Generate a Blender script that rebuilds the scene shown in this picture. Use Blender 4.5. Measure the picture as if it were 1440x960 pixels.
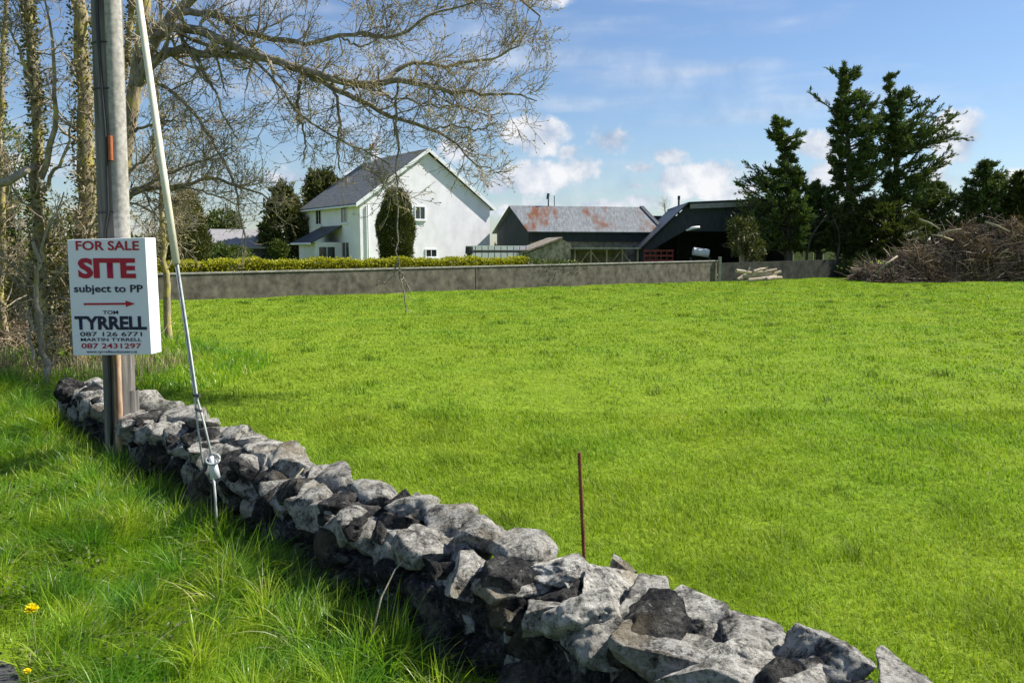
import bpy, math, random
import numpy as np
from mathutils import Vector, Matrix, noise

for _o in list(bpy.data.objects):
    bpy.data.objects.remove(_o)
SC = bpy.context.scene
COL = SC.collection
R = math.radians

# ------------------------------------------------------------------ camera, sky, sun, exposure
CAM_Z = 1.7
F = 1130.0
PITCH = math.atan2(128.0, F)
cam_d = bpy.data.cameras.new('camera')
cam_d.sensor_width = 36.0
cam_d.lens = 36.0 * F / 1440.0
cam_d.clip_start = 0.05
cam_d.clip_end = 6000.0
cam = bpy.data.objects.new('camera', cam_d)
COL.objects.link(cam)
cam.location = (0, 0, CAM_Z)
cam.rotation_euler = (math.pi / 2 - PITCH, 0, 0)
SC.camera = cam

SUN_AZ = R(75.5)      # clockwise from +Y
SUN_EL = R(46.0)
SUN_DIR = Vector((math.sin(SUN_AZ) * math.cos(SUN_EL), math.cos(SUN_AZ) * math.cos(SUN_EL), math.sin(SUN_EL)))
sun_d = bpy.data.lights.new('sun', 'SUN')
sun_d.energy = 5.0
sun_d.angle = R(0.53)
sun_d.color = (1.0, 0.955, 0.88)
sun = bpy.data.objects.new('sun', sun_d)
COL.objects.link(sun)
sun.rotation_euler = SUN_DIR.to_track_quat('Z', 'Y').to_euler()
sun.location = (30, 10, 40)

SC.view_settings.view_transform = 'Standard'
SC.view_settings.look = 'None'
SC.view_settings.gamma = 1.0
SC.view_settings.use_curve_mapping = False
SC.view_settings.exposure = 0.85
SC.render.engine = 'CYCLES'
SC.cycles.max_bounces = 6
SC.cycles.diffuse_bounces = 3
SC.cycles.glossy_bounces = 2
SC.cycles.transmission_bounces = 4
SC.cycles.transparent_max_bounces = 4


def ray(px, py):
    """direction through a photo pixel, scaled so that its Y is 1"""
    x = (px - 720.0) / F
    z = (480.0 - py) / F
    c, s = math.cos(PITCH), math.sin(PITCH)
    dy = c + z * s
    dz = z * c - s
    return x / dy, dz / dy


def P(px, py, d):
    a, b = ray(px, py)
    return Vector((a * d, d, CAM_Z + b * d))


def G(px, py, z=0.0):
    a, b = ray(px, py)
    d = (z - CAM_Z) / b
    return Vector((a * d, d, z))


# world: Nishita sky with drifting cumulus at infinity
W = bpy.data.worlds.new('World')
SC.world = W
W.use_nodes = True
nt = W.node_tree
nt.nodes.clear()


def N(tree, typ, **kw):
    n = tree.nodes.new(typ)
    for k, v in kw.items():
        setattr(n, k, v)
    return n


def lnk(tree, a, b):
    tree.links.new(a, b)


def math_node(tree, op, a, b=None, clamp=False):
    n = N(tree, 'ShaderNodeMath', operation=op)
    n.use_clamp = clamp
    for i, v in enumerate((a, b)):
        if v is None:
            continue
        if isinstance(v, (int, float)):
            n.inputs[i].default_value = v
        else:
            lnk(tree, v, n.inputs[i])
    return n.outputs[0]


w_out = N(nt, 'ShaderNodeOutputWorld')
sky = N(nt, 'ShaderNodeTexSky', sky_type='NISHITA')
sky.sun_disc = False
sky.sun_elevation = SUN_EL
sky.sun_rotation = SUN_AZ
sky.altitude = 50
sky.air_density = 1.15
sky.dust_density = 0.35
sky.ozone_density = 1.0
bg = N(nt, 'ShaderNodeBackground')
bg.inputs['Strength'].default_value = 0.060
tint = N(nt, 'ShaderNodeMix', data_type='RGBA', blend_type='MULTIPLY')
tint.inputs['Factor'].default_value = 1.0
lnk(nt, sky.outputs[0], tint.inputs['A'])
tint.inputs['B'].default_value = (0.84, 0.97, 1.20, 1)
lnk(nt, tint.outputs['Result'], bg.inputs['Color'])
tc = N(nt, 'ShaderNodeTexCoord')
warp = N(nt, 'ShaderNodeTexNoise')
warp.inputs['Scale'].default_value = 14.0
warp.inputs['Detail'].default_value = 6.0
warp.inputs['Roughness'].default_value = 0.62
lnk(nt, tc.outputs['Generated'], warp.inputs['Vector'])
fine = N(nt, 'ShaderNodeTexNoise')
fine.inputs['Scale'].default_value = 34.0
fine.inputs['Detail'].default_value = 5.0
lnk(nt, tc.outputs['Generated'], fine.inputs['Vector'])
# cumulus heads: (px, py, half width px, half height px, density)
PUFFS = [(752, 192, 62, 34, 1.0), (862, 196, 48, 34, 1.0), (938, 218, 46, 22, .8), (742, 252, 84, 34, .9),
         (820, 236, 52, 30, .6), (962, 254, 80, 30, .95), (1010, 240, 50, 22, .7), (840, 290, 70, 14, .8), (760, 290, 60, 16, .55),
         (1145, 205, 62, 26, .85), (1160, 245, 66, 24, .8), (1350, 195, 40, 44, .9), (1300, 250, 80, 22, .6),
         (1410, 250, 60, 14, .45), (750, 0, 66, 16, .8), (430, 250, 110, 24, .8), (560, 190, 60, 26, .7), (640, 210, 50, 24, .7),
         (340, 300, 60, 30, .7), (690, 300, 70, 20, .55), (330, 175, 60, 30, .35), (905, 280, 60, 24, .6), (70, 250, 90, 40, .5),
         (905, 236, 34, 16, .9), (800, 214, 30, 16, .8), (1020, 270, 60, 14, .9), (700, 262, 40, 18, .9), (890, 262, 30, 10, .8), (1220, 280, 50, 14, .7), (1700, 160, 160, 50, .8), (-200, 220, 160, 60, .7), (1900, 260, 200, 40, .7), (2300, 120, 200, 80, .7)]
total = None
for (px, py, hw, hh, dens) in PUFFS:
    a, b = ray(px, py)
    v = Vector((a, 1, b)).normalized()
    right = Vector((v.y, -v.x, 0)).normalized()
    up = right.cross(v).normalized()
    dr = N(nt, 'ShaderNodeVectorMath', operation='DOT_PRODUCT')
    lnk(nt, tc.outputs['Generated'], dr.inputs[0]); dr.inputs[1].default_value = right * (F / hw)
    du = N(nt, 'ShaderNodeVectorMath', operation='DOT_PRODUCT')
    lnk(nt, tc.outputs['Generated'], du.inputs[0]); du.inputs[1].default_value = up * (F / hh)
    df = N(nt, 'ShaderNodeVectorMath', operation='DOT_PRODUCT')
    lnk(nt, tc.outputs['Generated'], df.inputs[0]); df.inputs[1].default_value = v
    off = up.dot(v)
    r2 = math_node(nt, 'ADD', math_node(nt, 'POWER', dr.outputs['Value'], 2.0), math_node(nt, 'POWER', du.outputs['Value'], 2.0))
    m = math_node(nt, 'SUBTRACT', 1.0, math_node(nt, 'POWER', r2, 0.5))
    front = math_node(nt, 'GREATER_THAN', df.outputs['Value'], 0.5)
    m = math_node(nt, 'MULTIPLY', math_node(nt, 'MULTIPLY', math_node(nt, 'MAXIMUM', m, 0.0), front), dens)
    total = m if total is None else math_node(nt, 'MAXIMUM', total, m)
noisy = math_node(nt, 'ADD', math_node(nt, 'MULTIPLY', math_node(nt, 'SUBTRACT', warp.outputs['Fac'], 0.5), 2.6),
                  math_node(nt, 'MULTIPLY', math_node(nt, 'SUBTRACT', fine.outputs['Fac'], 0.5), 1.0))
gate = math_node(nt, 'MULTIPLY', total, 4.0, clamp=True)
cl = math_node(nt, 'ADD', total, math_node(nt, 'MULTIPLY', noisy, gate))
mr = N(nt, 'ShaderNodeMapRange', interpolation_type='SMOOTHSTEP')
mr.inputs['From Min'].default_value = 0.08
mr.inputs['From Max'].default_value = 0.56
mr.inputs['To Max'].default_value = 0.93
lnk(nt, cl, mr.inputs['Value'])
# thin high veil near the horizon
veil_map = N(nt, 'ShaderNodeMapping')
veil_map.inputs['Scale'].default_value = (2.5, 2.5, 16.0)
lnk(nt, tc.outputs['Generated'], veil_map.inputs['Vector'])
veil = N(nt, 'ShaderNodeTexNoise')
veil.inputs['Scale'].default_value = 1.6
veil.inputs['Detail'].default_value = 5.0
lnk(nt, veil_map.outputs[0], veil.inputs['Vector'])
vr = N(nt, 'ShaderNodeMapRange', interpolation_type='SMOOTHSTEP')
vr.inputs['From Min'].default_value = 0.40
vr.inputs['From Max'].default_value = 0.8
vr.inputs['To Max'].default_value = 0.60
lnk(nt, veil.outputs['Fac'], vr.inputs['Value'])
cover = math_node(nt, 'MAXIMUM', mr.outputs[0], vr.outputs[0])
cc = N(nt, 'ShaderNodeMix', data_type='RGBA')
cmr = N(nt, 'ShaderNodeMapRange'); cmr.inputs['From Min'].default_value = .35; cmr.inputs['From Max'].default_value = .60
lnk(nt, math_node(nt, 'ADD', math_node(nt, 'MULTIPLY', warp.outputs['Fac'], .6), math_node(nt, 'MULTIPLY', fine.outputs['Fac'], .4)), cmr.inputs['Value'])
lnk(nt, cmr.outputs[0], cc.inputs['Factor'])
cc.inputs['A'].default_value = (0.30, 0.42, 0.62, 1)
cc.inputs['B'].default_value = (1.0, 1.0, 1.02, 1)
bgc = N(nt, 'ShaderNodeBackground')
bgc.inputs['Strength'].default_value = 0.54
lnk(nt, cc.outputs['Result'], bgc.inputs['Color'])
mx = N(nt, 'ShaderNodeMixShader')
lnk(nt, cover, mx.inputs['Fac'])
lnk(nt, bg.outputs[0], mx.inputs[1])
lnk(nt, bgc.outputs[0], mx.inputs[2])
lnk(nt, mx.outputs[0], w_out.inputs['Surface'])


# ------------------------------------------------------------------ helpers: tagging and meshes
def tag(o, label=None, cat=None, group=None, kind=None):
    for k, v in (('label', label), ('category', cat), ('group', group), ('kind', kind)):
        if v:
            o[k] = v
    return o


def empty(name, loc=(0, 0, 0), **kw):
    o = bpy.data.objects.new(name, None)
    o.location = loc
    o.empty_display_size = 0.2
    COL.objects.link(o)
    bpy.context.view_layer.update()
    return tag(o, **kw)


def link(name, me, mat, parent=None, **kw):
    o = bpy.data.objects.new(name, me)
    COL.objects.link(o)
    if mat:
        me.materials.append(mat)
    if parent:
        o.parent = parent
        # points are given in world space; undo the thing's own placement
        M = Matrix.Identity(4)
        p = parent
        while p:
            M = p.matrix_basis if p is parent and not p.parent else M
            p = p.parent
        if not parent.parent:
            o.matrix_parent_inverse = parent.matrix_basis.inverted()
        else:
            o.matrix_parent_inverse = (parent.matrix_parent_inverse @ parent.matrix_basis).inverted() @ Matrix.Identity(4)
            o.matrix_parent_inverse = world_of(parent).inverted()
    return tag(o, **kw)


def world_of(o):
    if o.parent:
        return world_of(o.parent) @ o.matrix_parent_inverse @ o.matrix_basis
    return o.matrix_basis.copy()


def mesh_np(name, verts, tris=None, quads=None, smooth=False, attr=None):
    me = bpy.data.meshes.new(name)
    verts = np.asarray(verts, dtype=np.float32).reshape(-1, 3)
    parts, totals = [], []
    if tris is not None and len(tris):
        t = np.asarray(tris, dtype=np.int32).reshape(-1, 3)
        parts.append(t.ravel()); totals.append(np.full(len(t), 3, np.int32))
    if quads is not None and len(quads):
        q = np.asarray(quads, dtype=np.int32).reshape(-1, 4)
        parts.append(q.ravel()); totals.append(np.full(len(q), 4, np.int32))
    loops = np.concatenate(parts); tot = np.concatenate(totals)
    me.vertices.add(len(verts)); me.vertices.foreach_set('co', verts.ravel())
    me.loops.add(len(loops)); me.loops.foreach_set('vertex_index', loops)
    me.polygons.add(len(tot))
    start = np.concatenate(([0], np.cumsum(tot)[:-1])).astype(np.int32)
    me.polygons.foreach_set('loop_start', start)
    me.polygons.foreach_set('loop_total', tot)
    if smooth:
        me.polygons.foreach_set('use_smooth', np.ones(len(tot), dtype=bool))
    if attr is not None:
        a = me.attributes.new('rnd', 'FLOAT', 'POINT')
        a.data.foreach_set('value', np.asarray(attr, dtype=np.float32))
    me.update(calc_edges=True)
    me.validate()
    return me


class MB:
    """collects boxes, prisms and strips of one part, in world space"""
    def __init__(s):
        s.v, s.f = [], []

    def add(s, verts, faces):
        b = len(s.v)
        s.v += [tuple(v) for v in verts]
        s.f += [tuple(b + i for i in f) for f in faces]
        return s

    def hexa(s, c):
        """eight corners: bottom ring then top ring"""
        return s.add(c, [(3, 2, 1, 0), (4, 5, 6, 7), (0, 1, 5, 4), (1, 2, 6, 5), (2, 3, 7, 6), (3, 0, 4, 7)])

    def box(s, o, ax, ay, az):
        """box spanned from corner o by three edge vectors"""
        o, ax, ay, az = map(Vector, (o, ax, ay, az))
        return s.hexa([o, o + ax, o + ax + ay, o + ay, o + az, o + ax + az, o + ax + ay + az, o + ay + az])

    def prism(s, ring, ext):
        ext = Vector(ext)
        n = len(ring)
        a = [Vector(p) for p in ring]
        b = [p + ext for p in a]
        return s.add(a + b, [tuple(range(n - 1, -1, -1)), tuple(range(n, 2 * n))] +
                     [(i, (i + 1) % n, n + (i + 1) % n, n + i) for i in range(n)])

    def tube(s, pts, rad, sides=8, cap=True):
        pts = [Vector(p) for p in pts]
        if not hasattr(rad, '__len__'):
            rad = [rad] * len(pts)
        rings = []
        prev = None
        for i, p in enumerate(pts):
            t = (pts[min(i + 1, len(pts) - 1)] - pts[max(i - 1, 0)]).normalized()
            if prev is None:
                u = t.cross(Vector((0.31, 0.9, 0.2))).normalized()
            else:
                u = (prev - t * prev.dot(t)).normalized()
            prev = u
            w = t.cross(u)
            rings.append([p + (u * math.cos(2 * math.pi * k / sides) + w * math.sin(2 * math.pi * k / sides)) * rad[i] for k in range(sides)])
        v = [q for r_ in rings for q in r_]
        f = []
        for i in range(len(pts) - 1):
            for k in range(sides):
                k2 = (k + 1) % sides
                f.append((i * sides + k, i * sides + k2, (i + 1) * sides + k2, (i + 1) * sides + k))
        if cap:
            f.append(tuple(range(sides - 1, -1, -1)))
            f.append(tuple((len(pts) - 1) * sides + k for k in range(sides)))
        return s.add(v, f)

    def build(s, name, mat, parent=None, smooth=False, bevel=0, **kw):
        me = bpy.data.meshes.new(name)
        me.from_pydata(s.v, [], s.f)
        me.update()
        if smooth:
            me.polygons.foreach_set('use_smooth', [True] * len(me.polygons))
        o = link(name, me, mat, parent, **kw)
        if bevel:
            b = o.modifiers.new('bevel', 'BEVEL'); b.width = bevel; b.segments = 2; b.limit_method = 'ANGLE'
        return o


# ------------------------------------------------------------------ materials
def new_mat(name):
    m = bpy.data.materials.new(name)
    m.use_nodes = True
    m.node_tree.nodes.clear()
    out = N(m.node_tree, 'ShaderNodeOutputMaterial')
    return m, m.node_tree, out


def ramp(t, fac, stops):
    r_ = N(t, 'ShaderNodeValToRGB')
    e = r_.color_ramp.elements
    while len(e) > 1:
        e.remove(e[-1])
    e[0].position = stops[0][0]; e[0].color = (*stops[0][1], 1)
    for p, c in stops[1:]:
        x = e.new(p); x.color = (*c, 1)
    lnk(t, fac, r_.inputs[0])
    return r_.outputs[0]


def noise_tex(t, scale, detail=5, rough=0.55, vec=None, dist=0.0, stretch=None):
    tcn = N(t, 'ShaderNodeNewGeometry').outputs['Position'] if vec is None else vec
    if stretch:
        mp = N(t, 'ShaderNodeMapping'); mp.inputs['Scale'].default_value = stretch
        lnk(t, tcn, mp.inputs['Vector']); tcn = mp.outputs[0]
    n = N(t, 'ShaderNodeTexNoise')
    n.inputs['Scale'].default_value = scale
    n.inputs['Detail'].default_value = detail
    n.inputs['Roughness'].default_value = rough
    n.inputs['Distortion'].default_value = dist
    lnk(t, tcn, n.inputs['Vector'])
    return n.outputs['Fac']


def mixc(t, fac, a, b, mode='MIX'):
    m = N(t, 'ShaderNodeMix', data_type='RGBA', blend_type=mode)
    for k, v in (('Factor', fac), ('A', a), ('B', b)):
        if isinstance(v, (int, float)):
            m.inputs[k].default_value = v
        elif isinstance(v, tuple):
            m.inputs[k].default_value = (*v, 1)
        else:
            lnk(t, v, m.inputs[k])
    return m.outputs['Result']


def surf(t, out, color, rough=0.8, spec=0.3, bump=None, bump_s=0.3, bump_d=0.02, metal=0.0):
    b = N(t, 'ShaderNodeBsdfPrincipled')
    if isinstance(color, tuple):
        b.inputs['Base Color'].default_value = (*color, 1)
    else:
        lnk(t, color, b.inputs['Base Color'])
    b.inputs['Roughness'].default_value = rough
    b.inputs['Specular IOR Level'].default_value = spec
    b.inputs['Metallic'].default_value = metal
    if bump is not None:
        bn = N(t, 'ShaderNodeBump')
        bn.inputs['Strength'].default_value = bump_s
        bn.inputs['Distance'].default_value = bump_d
        lnk(t, bump, bn.inputs['Height'])
        lnk(t, bn.outputs[0], b.inputs['Normal'])
    lnk(t, b.outputs[0], out.inputs['Surface'])
    return b


def simple(name, c1, c2, scale=4.0, rough=0.8, spec=0.3, bump_s=0.3, bump_d=0.01, metal=0.0, lo=.35, hi=.65, stretch=None, detail=6):
    m, t, out = new_mat(name)
    f = noise_tex(t, scale, detail, 0.6, stretch=stretch)
    col = ramp(t, f, [(lo, c1), (hi, c2)])
    surf(t, out, col, rough, spec, f, bump_s, bump_d, metal)
    return m


def leafy(name, stops, trans=0.3, rough=0.5, spec=0.35, patch=None, patch_scale=0.5, patch_lo=.4, patch_hi=.6):
    """blades and leaves: a colour per blade from its own random number, shifted in broad patches"""
    m, t, out = new_mat(name)
    at = N(t, 'ShaderNodeAttribute'); at.attribute_name = 'rnd'
    col = ramp(t, at.outputs['Fac'], stops)
    if patch:
        f = noise_tex(t, patch_scale, 4, 0.6)
        mr_ = N(t, 'ShaderNodeMapRange'); mr_.inputs['From Min'].default_value = patch_lo; mr_.inputs['From Max'].default_value = patch_hi
        lnk(t, f, mr_.inputs['Value'])
        col = mixc(t, mr_.outputs[0], col, mixc(t, 1.0, col, patch, 'MULTIPLY'))
    b = N(t, 'ShaderNodeBsdfPrincipled')
    lnk(t, col, b.inputs['Base Color'])
    b.inputs['Roughness'].default_value = rough
    b.inputs['Specular IOR Level'].default_value = spec
    if trans > 0:
        tr = N(t, 'ShaderNodeBsdfTranslucent')
        lnk(t, mixc(t, 1.0, col, (1.15, 1.25, 0.5), 'MULTIPLY'), tr.inputs['Color'])
        mxs = N(t, 'ShaderNodeMixShader'); mxs.inputs[0].default_value = trans
        lnk(t, b.outputs[0], mxs.inputs[1]); lnk(t, tr.outputs[0], mxs.inputs[2])
        lnk(t, mxs.outputs[0], out.inputs['Surface'])
    else:
        lnk(t, b.outputs[0], out.inputs['Surface'])
    return m


M = {}
M['field_grass'] = leafy('field_grass', [(0, (.085, .13, .010)), (.35, (.195, .28, .018)), (.7, (.30, .385, .032)), (.93, (.42, .45, .07)), (1, (.46, .40, .16))],
                         trans=.38, rough=.6, spec=.15, patch=(.76, .93, .95), patch_scale=.42, patch_lo=.42, patch_hi=.62)
M['verge_grass'] = leafy('verge_grass', [(0, (.09, .16, .018)), (.4, (.22, .34, .018)), (.75, (.36, .48, .026)), (.93, (.48, .52, .09)), (1, (.60, .50, .28))],
                         trans=.46, rough=.38, spec=.4, patch=(.45, .72, .95), patch_scale=2.6, patch_lo=.42, patch_hi=.6)
m, t, out = new_mat('soil_turf')
f1 = noise_tex(t, .6, 6, .6); f2 = noise_tex(t, 9, 6, .7)
c = ramp(t, f2, [(.3, (.10, .15, .012)), (.55, (.19, .26, .016)), (.8, (.28, .33, .04))])
c = mixc(t, f1, c, mixc(t, 1.0, c, (.7, .85, .6), 'MULTIPLY'))
surf(t, out, c, .95, .1, f2, .6, .05)
M['turf'] = m
M['asphalt'] = simple('asphalt', (.028, .029, .033), (.065, .065, .068), 60, .85, .3, .5, .004)

# limestone of the wall: speckled; pale cope and dark facing stones paint in sunlit top and shaded face
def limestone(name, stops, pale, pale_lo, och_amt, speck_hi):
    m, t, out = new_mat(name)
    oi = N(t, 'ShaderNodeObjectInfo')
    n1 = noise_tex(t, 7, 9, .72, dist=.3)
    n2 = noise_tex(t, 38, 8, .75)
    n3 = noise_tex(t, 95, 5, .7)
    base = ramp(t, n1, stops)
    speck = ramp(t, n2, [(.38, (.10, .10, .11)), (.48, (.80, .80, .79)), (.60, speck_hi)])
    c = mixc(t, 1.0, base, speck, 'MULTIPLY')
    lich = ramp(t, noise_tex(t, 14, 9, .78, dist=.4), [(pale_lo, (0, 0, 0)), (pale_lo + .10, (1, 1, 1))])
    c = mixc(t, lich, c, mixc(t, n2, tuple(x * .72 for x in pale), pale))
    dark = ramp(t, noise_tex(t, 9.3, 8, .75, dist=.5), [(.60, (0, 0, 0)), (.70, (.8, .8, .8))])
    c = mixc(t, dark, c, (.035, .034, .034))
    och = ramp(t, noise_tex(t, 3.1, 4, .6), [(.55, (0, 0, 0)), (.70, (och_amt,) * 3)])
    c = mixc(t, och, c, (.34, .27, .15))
    tone = N(t, 'ShaderNodeMapRange'); tone.inputs['To Min'].default_value = .68; tone.inputs['To Max'].default_value = 1.18
    lnk(t, oi.outputs['Random'], tone.inputs['Value'])
    c = mixc(t, 1.0, c, tone.outputs[0], 'MULTIPLY')
    hh_ = math_node(t, 'ADD', math_node(t, 'MULTIPLY', n1, .8), math_node(t, 'ADD', math_node(t, 'MULTIPLY', n2, .45), math_node(t, 'MULTIPLY', n3, .2)))
    surf(t, out, c, .92, .15, hh_, 1.0, .09)
    return m


M['stone'] = limestone('sunlit_limestone', [(.38, (.11, .105, .10)), (.47, (.40, .385, .345)), (.60, (.68, .65, .575))], (.86, .83, .74), .49, .6, (1.2, 1.18, 1.14))
M['stone_dark'] = limestone('shaded_limestone', [(.36, (.016, .017, .020)), (.5, (.062, .061, .060)), (.66, (.17, .165, .15))], (.46, .45, .41), .56, .35, (1.3, 1.28, 1.22))

M['block_wall'] = simple('weathered_block_wall', (.055, .050, .040), (.19, .168, .132), 3.2, .95, .15, .5, .02, stretch=(1, 1, .9), lo=.30, hi=.70, detail=9)
M['coping'] = simple('concrete_coping', (.22, .21, .18), (.42, .40, .35), 6, .9, .2)


def bark(name, dark, light, moss, scale=6, moss_lo=.5, moss_hi=.62, stretch=(1, 1, .35)):
    m, t, out = new_mat(name)
    a = noise_tex(t, scale * 3, 7, .7, stretch=stretch)
    b_ = noise_tex(t, scale * .55, 5, .6)
    c = ramp(t, a, [(.33, dark), (.66, light)])
    mf = ramp(t, b_, [(moss_lo, (0, 0, 0)), (moss_hi, (1, 1, 1))])
    c = mixc(t, mf, c, mixc(t, a, moss, tuple(x * 1.7 for x in moss)))
    surf(t, out, c, .92, .15, a, .8, .02)
    return m


M['bark'] = bark('mossy_bark', (.10, .082, .055), (.42, .35, .235), (.30, .25, .075))
M['limb'] = bark('limb_bark', (.085, .075, .06), (.36, .32, .255), (.17, .16, .07), 6, .56, .72)
M['twig'] = simple('twig_bark', (.15, .12, .085), (.46, .385, .28), 3, .85, .2, .1)
M['pale_bark'] = bark('pale_stem_bark', (.20, .17, .12), (.42, .37, .28), (.24, .22, .09), 6, .6, .75)
M['conifer_bark'] = simple('conifer_bark', (.05, .042, .035), (.15, .125, .10), 5, .95, .1, .6, .02, stretch=(1, 1, .3))
M['bud'] = leafy('spring_buds', [(0, (.18, .13, .06)), (.5, (.32, .26, .11)), (1, (.42, .40, .12))], .2, .6, .2)
M['ivy'] = leafy('ivy_and_moss_leaves', [(0, (.05, .055, .014)), (.5, (.13, .125, .03)), (.85, (.24, .20, .06)), (1, (.34, .28, .13))], .22, .45, .4)
M['cypress'] = leafy('cypress_sprays', [(0, (.035, .06, .024)), (.5, (.09, .13, .042)), (.85, (.155, .19, .052)), (1, (.25, .27, .075))], .18, .6, .2)
M['cypress_light'] = leafy('yellowish_cypress_sprays', [(0, (.03, .045, .012)), (.5, (.07, .09, .02)), (1, (.13, .14, .035))], .22, .6, .2)
M['topiary'] = leafy('topiary_sprays', [(0, (.03, .036, .014)), (.5, (.075, .085, .026)), (1, (.16, .155, .05))], .15, .6, .2)
M['hedge'] = leafy('golden_hedge_leaves', [(0, (.14, .15, .012)), (.5, (.33, .33, .025)), (1, (.55, .50, .05))], .3, .5, .3)
M['scrub'] = leafy('scrub_leaves', [(0, (.03, .05, .012)), (.5, (.07, .10, .02)), (1, (.15, .17, .04))], .25, .5, .3)
M['laurel'] = leafy('bright_evergreen_leaves', [(0, (.035, .06, .010)), (.5, (.09, .13, .018)), (1, (.19, .23, .03))], .3, .4, .4)
M['dead_leaf'] = leafy('withered_foliage', [(0, (.08, .052, .03)), (.5, (.19, .125, .075)), (1, (.36, .25, .15))], .15, .8, .1)
M['dead_stick'] = leafy('dead_branches', [(0, (.06, .046, .034)), (.6, (.20, .155, .115)), (.9, (.38, .30, .22)), (1, (.58, .49, .37))], 0, .9, .1, patch=(.45, .42, .45), patch_scale=.9)
M['bramble'] = leafy('dry_bramble', [(0, (.12, .09, .055)), (.6, (.26, .20, .13)), (1, (.42, .35, .25))], .1, .9, .1)


# ------------------------------------------------------------------ numpy builders for foliage
def hgt_np(x, y):
    o_ = (x + 3.25) * -.7343 + (y - 7.2) * -.6788
    q = np.clip((o_ + .1) / .5, 0, 1)
    return -.19 * q * q * (3 - 2 * q) * np.clip((9 - y) / 2, 0, 1) + .028 * np.sin(.9 * x + 1.3) * np.sin(.7 * y + .4) + .03 * np.sin(.23 * x + .17 * y) + .014 * np.sin(2.3 * x + 1.1 * y) \
        + .012 * np.sin(3.1 * y - 1.7 * x)


def hgt(x, y):
    return float(hgt_np(np.float64(x), np.float64(y)))


def blades(name, x, y, h, w, bend, az, segs, mat, rnd, z=None, **kw):
    """grass blades: each a tapered strip that curves over towards az"""
    n = len(x)
    z = hgt_np(x, y) if z is None else z
    k = np.arange(segs + 1) / segs
    dx, dy = np.cos(az), np.sin(az)
    fac = np.random.default_rng(5).uniform(0, 2 * np.pi, n)
    sx, sy = np.cos(fac), np.sin(fac)
    out = bend[:, None] * h[:, None] * k[None] ** 1.8
    cx = x[:, None] + dx[:, None] * out
    cy = y[:, None] + dy[:, None] * out
    cz = z[:, None] - .01 + h[:, None] * k[None] * (1 - .42 * np.minimum(bend, 1.4)[:, None] * k[None] ** 1.5)
    hw = w[:, None] * .5 * (1 - k[None] ** 1.6)
    L = np.stack([cx - sx[:, None] * hw, cy - sy[:, None] * hw, cz], -1)
    Rr = np.stack([cx + sx[:, None] * hw, cy + sy[:, None] * hw, cz], -1)
    V = np.concatenate([L[:, :segs], Rr[:, :segs], L[:, segs:segs + 1]], 1)      # 2*segs+1
    nv = 2 * segs + 1
    tr = []
    for i in range(segs - 1):
        tr += [(i, segs + i, segs + i + 1), (i, segs + i + 1, i + 1)]
    tr.append((segs - 1, 2 * segs - 1, 2 * segs))
    T = (np.arange(n)[:, None, None] * nv + np.array(tr)[None]).reshape(-1, 3)
    me = mesh_np(name, V.reshape(-1, 3), tris=T, attr=np.repeat(rnd, nv), smooth=False)
    return link(name, me, mat, **kw)


def leaves(name, pos, dirs, length, width, rnd, mat, parent=None, rng=None, droop=0.0, **kw):
    """diamond leaves or sprays: four points each, bent a little along the middle"""
    rng = rng or np.random.default_rng(1)
    n = len(pos)
    d = dirs / np.maximum(np.linalg.norm(dirs, axis=1, keepdims=True), 1e-6)
    s = np.cross(d, rng.normal(size=(n, 3)))
    s /= np.maximum(np.linalg.norm(s, axis=1, keepdims=True), 1e-6)
    nn = np.cross(d, s)
    L = length[:, None]; Wd = width[:, None]
    a = pos
    b = pos + d * L * .45 + s * Wd * .5 + nn * Wd * .15
    c = pos + d * L
    c[:, 2] -= droop * length
    e = pos + d * L * .45 - s * Wd * .5 + nn * Wd * .15
    V = np.stack([a, b, c, e], 1)
    i = np.arange(n)[:, None] * 4
    T = np.concatenate([i + np.array([[0, 1, 2]]), i + np.array([[0, 2, 3]])], 0)
    me = mesh_np(name, V.reshape(-1, 3), tris=T, attr=np.repeat(rnd, 4))
    return link(name, me, mat, parent, **kw)


def tubes(groups):
    """groups: list of (Pts (M,n,3), Rad (M,n), sides) -> verts, quads, per-vertex random"""
    V, Q, A, base = [], [], [], 0
    rg = np.random.default_rng(3)
    for Pt, Rd, sides in groups:
        if len(Pt) == 0:
            continue
        m_, n = Rd.shape
        T = np.gradient(Pt, axis=1)
        T /= np.maximum(np.linalg.norm(T, axis=2, keepdims=True), 1e-9)
        mean = T.mean(1); mean /= np.maximum(np.linalg.norm(mean, axis=1, keepdims=True), 1e-9)
        ref = np.where(np.abs(mean[:, 2:3]) > .8, np.array([[1., .13, 0]]), np.array([[.07, .05, 1.]]))
        U = np.cross(T, ref[:, None, :]); U /= np.maximum(np.linalg.norm(U, axis=2, keepdims=True), 1e-9)
        Wv = np.cross(T, U)
        ang = np.arange(sides) * 2 * np.pi / sides
        ring = Pt[:, :, None, :] + Rd[:, :, None, None] * (U[:, :, None, :] * np.cos(ang)[None, None, :, None] + Wv[:, :, None, :] * np.sin(ang)[None, None, :, None])
        V.append(ring.reshape(-1, 3))
        A.append(np.repeat(rg.random(m_), n * sides))
        a_, b_ = np.meshgrid(np.arange(n - 1), np.arange(sides), indexing='ij')
        b2 = (b_ + 1) % sides
        q = np.stack([a_ * sides + b_, a_ * sides + b2, (a_ + 1) * sides + b2, (a_ + 1) * sides + b_], -1).reshape(-1, 4)
        q = (np.arange(m_)[:, None, None] * n * sides + q[None]).reshape(-1, 4) + base
        Q.append(q)
        base += m_ * n * sides
    return np.concatenate(V), np.concatenate(Q), np.concatenate(A)


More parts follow.
